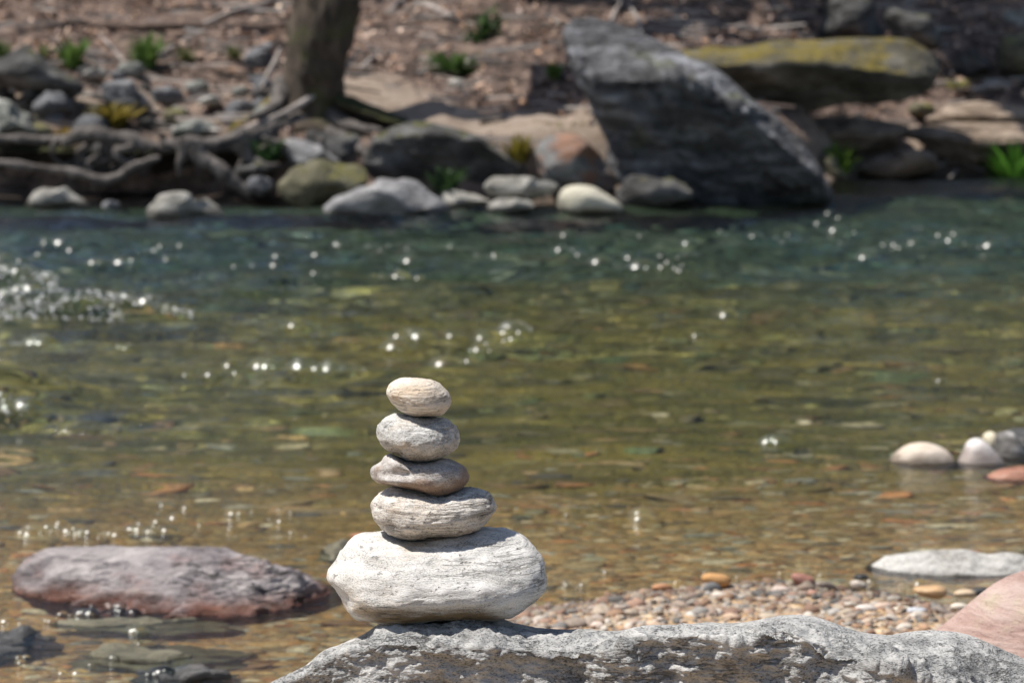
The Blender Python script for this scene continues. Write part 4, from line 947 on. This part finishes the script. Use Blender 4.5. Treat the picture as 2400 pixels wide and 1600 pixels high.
# ------------------------------------------------------------------ stuff: dry leaves, moss
nlv = 46000
Xl = rng.uniform(-4.6, 4.8, nlv); tl = .35 + 7.5 * rng.random(nlv) ** .8; Yl = shore(Xl) + tl
smk = sand_mask(Xl, Yl)
patch = fbm(np.stack([Xl * 1.6, Yl * 1.6, 0 * Xl + 3], -1), 3)
kp = (rng.random(nlv) > smk * .93) & (patch > -.12 + .25 * rng.normal(size=nlv)) & ((Xl < 1.5) | (tl > 1.0))
Xl, Yl, patch = Xl[kp], Yl[kp], patch[kp]
Pl = np.stack([Xl, Yl, zbank(Xl, Yl) + rng.uniform(.004, .03, len(Xl))], -1)
V, Fc = leaves_np(Pl, np.clip(rng.lognormal(-3.95, .38, len(Pl)), .01, .05), 1.0)
cl_ = pal([(.30, .19, .14), (.40, .27, .20), (.22, .13, .09), (.48, .36, .29), (.52, .38, .28), (.56, .42, .33), (.34, .20, .12), (.14, .085, .06), (.42, .25, .15), (.36, .27, .23), (.06, .04, .03), (.08, .05, .04), (.10, .06, .045)], len(Pl), .25)
ntw = 1100                               # fallen twigs among them
Xt = rng.uniform(-4.6, 4.8, ntw); Yt = shore(Xt) + .5 + 6 * rng.random(ntw)
at_ = rng.normal(0, .7, ntw); Lt = rng.uniform(.05, .28, ntw); dt = np.stack([np.cos(at_), np.sin(at_), rng.normal(0, .12, ntw)], 1) * Lt[:, None]
Pt = np.stack([Xt, Yt, zbank(Xt, Yt) + .03], 1); wt_ = np.array([0, .3, 1.]) * rng.uniform(.005, .013, ntw)[:, None]
Vt = np.stack([Pt - dt - wt_, Pt + dt - wt_ * .5, Pt + dt + wt_ * .5, Pt - dt + wt_], 1).reshape(-1, 3)
Fc = np.concatenate([Fc, np.arange(4 * ntw).reshape(-1, 4) + len(V)]); V = np.concatenate([V, Vt])
cl_ = np.concatenate([cl_, pal([(.05, .04, .032), (.30, .26, .23), (.42, .38, .34), (.12, .09, .075)], ntw)])
o = mesh_np('dry_leaves', V, Fc, M_litter, col=np.repeat(cl_, 4, 0), smooth=False); o['kind'] = 'stuff'

# ------------------------------------------------------------------ plants
GG = 'green tufts on the far bank'
def tuft(px, py, wpx, hpx, Y, c, label, nblade=70, name='grass_tuft', cat='grass', broad=.0):
    wpx *= 1.25; hpx *= 1.35
    base = PY(px, py + hpx / 2, Y) if py > 260 else onbank(px, py + hpx / 2)[0]; s = base[1] / F
    w_ = wpx * s; h_ = hpx * s; Vs, Fs, Cs = [], [], []
    for k in range(nblade):
        a = random.uniform(0, 6.283); r = random.random() ** .5 * w_ * .35
        p = base + np.array([math.cos(a) * r, math.sin(a) * r, 0]); hh = h_ * random.uniform(.25, 1.05)
        lean = np.array([math.cos(a) * 1., math.sin(a), 0]) * random.uniform(.1, .9) * w_ * .8 + np.array([random.gauss(0, 1), random.gauss(0, 1), 0]) * .1 * h_
        wd = (.006 + broad) * random.uniform(.7, 1.5); t_ = np.array([-math.sin(a), math.cos(a), 0]) * wd
        i0 = len(Vs); cc = np.array(c) * random.uniform(.55, 1.3)
        for f, ww in ((0, .7), (.4, 1.), (.75, .8), (1., .1)):
            q = p + np.array([0, 0, hh * f]) + lean * f * f
            Vs += [q - t_ * ww, q + t_ * ww]; Cs += [cc, cc]
        for j in range(3): Fs.append([i0 + 2 * j, i0 + 2 * j + 1, i0 + 2 * j + 3, i0 + 2 * j + 2])
    o = mesh_np(name, np.array(Vs), np.array(Fs), M_leaf, col=np.array(Cs), origin=base); tag(o, label, cat, GG); return o
G1, G2, G3 = (.105, .18, .04), (.065, .115, .03), (.13, .145, .055)
tuft(170, 126, 46, 52, 18.2, G1, 'bright green grass tuft on the slope behind the dark humped rock', 90, broad=.004)
tuft(342, 120, 52, 62, 18.3, G1, 'brightest green grass tuft, left of the bluish block of stone', 110, broad=.004)
tuft(97, 120, 30, 26, 18.1, G3, 'small faded green tuft left of the bright grass', 40, broad=.003)
tuft(440, 126, 40, 26, 18.3, G3, 'low yellowish green tuft right of the brightest grass', 40, broad=.003)
tuft(548, 122, 30, 26, 18.4, G3, 'small yellowish tuft nearest to the bluish block of stone', 34, broad=.003)
tuft(5, 120, 34, 40, 18.0, G2, 'green tuft cut by the left edge of the photo', 50, broad=.003)
tuft(1070, 150, 90, 50, 17.9, G2, 'wide bright green clump right of the tree trunk', 170, broad=.006)
tuft(1300, 165, 32, 30, 17.9, G1, 'small light green tuft left of the leaning boulder', 40, broad=.004)
tuft(1335, 305, 110, 40, 15.95, (.13, .16, .03), 'mossy green growth over the rust patched boulder', 150, broad=.003)
tuft(1240, 295, 36, 36, 16.0, (.05, .10, .03), 'small dark green sprig on the sand', 40, broad=.004)
tuft(535, 295, 60, 30, 16.1, G2, 'green weeds among the roots by the pale flat topped stone', 60, broad=.004)
tuft(630, 350, 50, 44, 15.6, (.04, .09, .03), 'dull green weeds hanging over the root mass', 60, broad=.004)
tuft(1960, 375, 60, 60, 16.9, (.15, .24, .04), 'bright green sprout on the mossy rock at the water', 100, broad=.006)
tuft(2385, 385, 90, 90, 17.2, (.09, .22, .03), 'lush green plant at the right edge of the water', 170, broad=.008)
tuft(2360, 350, 50, 40, 17.4, G2, 'green sprig above the lush plant at the right edge', 60, broad=.006)
tuft(1045, 420, 60, 46, 15.05, (.03, .06, .02), 'dark green weeds in front of the broad dark boulder', 60, broad=.005)
tuft(2240, 200, 40, 20, 18.0, (.25, .25, .04), 'yellow moss tuft right of the mossy boulder', 50, broad=.004)
tuft(1215, 345, 44, 50, 15.6, (.24, .20, .03), 'yellow mossy clump between the dark and the rust patched boulder', 70, broad=.006)
tuft(265, 270, 70, 44, 15.95, (.20, .155, .03), 'golden moss clump among the left roots', 110, broad=.008)
tuft(155, 315, 40, 26, 15.7, (.30, .20, .03), 'small golden moss patch at the end of the left root', 50, broad=.008)
# evergreen shrub
base = PY(1145, 170, 18.1)
sh = bpy.data.objects.new('shrub', None); COL.objects.link(sh); sh.location = base; tag(sh, 'dark green upright shrub on the leafy slope in the middle', 'shrub')
V, Fl = join_np([tube_np([base, base + np.array([dx * .5, 0, .15]), base + np.array([dx, .02, .33])], [.008, .006, .003], n=8, m=6, lump=.1) for dx in (-.09, -.03, .04, .09)])
mesh_np('stem', V, Fl, M_bark, sh, origin=base)
cs = np.array([PY(x, y, 18.1) for x, y in ((1125, 140), (1140, 110), (1160, 85), (1135, 75), (1155, 120), (1150, 60), (1170, 145), (1120, 100))])
Ps = cs[rng.integers(0, len(cs), 700)] + rng.normal(0, 1, (700, 3)) * .045
V, Fc = leaves_np(Ps, rng.uniform(.014, .03, 700), .3)
mesh_np('foliage', V, Fc, M_leaf, sh, np.repeat(pal([(.035, .075, .018), (.05, .10, .02), (.025, .05, .015)], 700), 4, 0), False, base)

# ------------------------------------------------------------------ foam on the riffle; white flecks elsewhere imitate sun sparkle
fp, fs = [], []
for (x0, x1, y0, y1, nn) in ((-60, 135, 658, 684, 330), (-60, 300, 706, 750, 900), (270, 450, 722, 742, 180), (-40, 100, 784, 800, 50), (-30, 65, 960, 982, 90), (480, 540, 1414, 1432, 30), (700, 880, 870, 878, 40), (1150, 1250, 782, 796, 30)):
    for _ in range(nn):
        p = PZ(random.uniform(x0, x1), random.uniform(y0, y1), 0.); p[2] = wave(np.array([p[0]]), np.array([p[1]]))[0]
        fp.append(p); fs.append(random.uniform(.0025, .007) * p[1] / 10)
M_foam = attr_mat('white_foam', .4, .5, 30, .1)
scatter('foam', np.array(fp), np.array(fs), np.full((len(fp), 3), .7), M_foam, (.2, .4))

# ------------------------------------------------------------------ stuff: the wood up the hill, above the frame, mirrored in the water
tv, tf, lp = [], [], []
parts = []
for k in range(70):
    x = random.uniform(-26, 26); y = random.uniform(25, 46); z = float(zbank(np.array([x]), np.array([y]))[0]) - .2
    h = random.uniform(3.0, 6); parts.append(tube_np([(x, y, z), (x + .2, y, z + h * .5), (x + random.uniform(-1, 1), y, z + h)], [.2, .15, .04], n=8, m=7, lump=.1))
    for _ in range(260):
        q = random.random()
        a = random.uniform(0, 6.283); r = random.random() ** .5 * (2.4 * (1 - q) + .8)
        lp.append((x + math.cos(a) * r, y + math.sin(a) * r, z + h * (.18 + .85 * q)))
V, Fl = join_np(parts)
lp = np.array(lp); V2, F2 = leaves_np(lp, rng.uniform(.22, .5, len(lp)), .1)
c1 = np.tile(np.array([.07, .055, .04]), (len(V), 1)); c2 = np.repeat(pal([(.035, .05, .018), (.05, .065, .022), (.03, .04, .015)], len(lp)), 4, 0)
Fl2 = Fl + [[int(i) + len(V) for i in f] for f in F2]
o = mesh_np('far_wood', np.concatenate([V, V2]), Fl2, M_leaf, col=np.concatenate([c1, c2]), smooth=False); o['kind'] = 'stuff'

# sunlight refracted by the ripples onto the bed
sun_d.cycles.is_caustics_light = True
bpy.data.objects['river_water'].cycles.is_caustics_caster = True
for o in COL.objects:
    if o.type == 'MESH' and o.name.split('.')[0] in ('riverbed', 'riverbed_stones', 'slab', 'gravel'):
        o.cycles.is_caustics_receiver = True
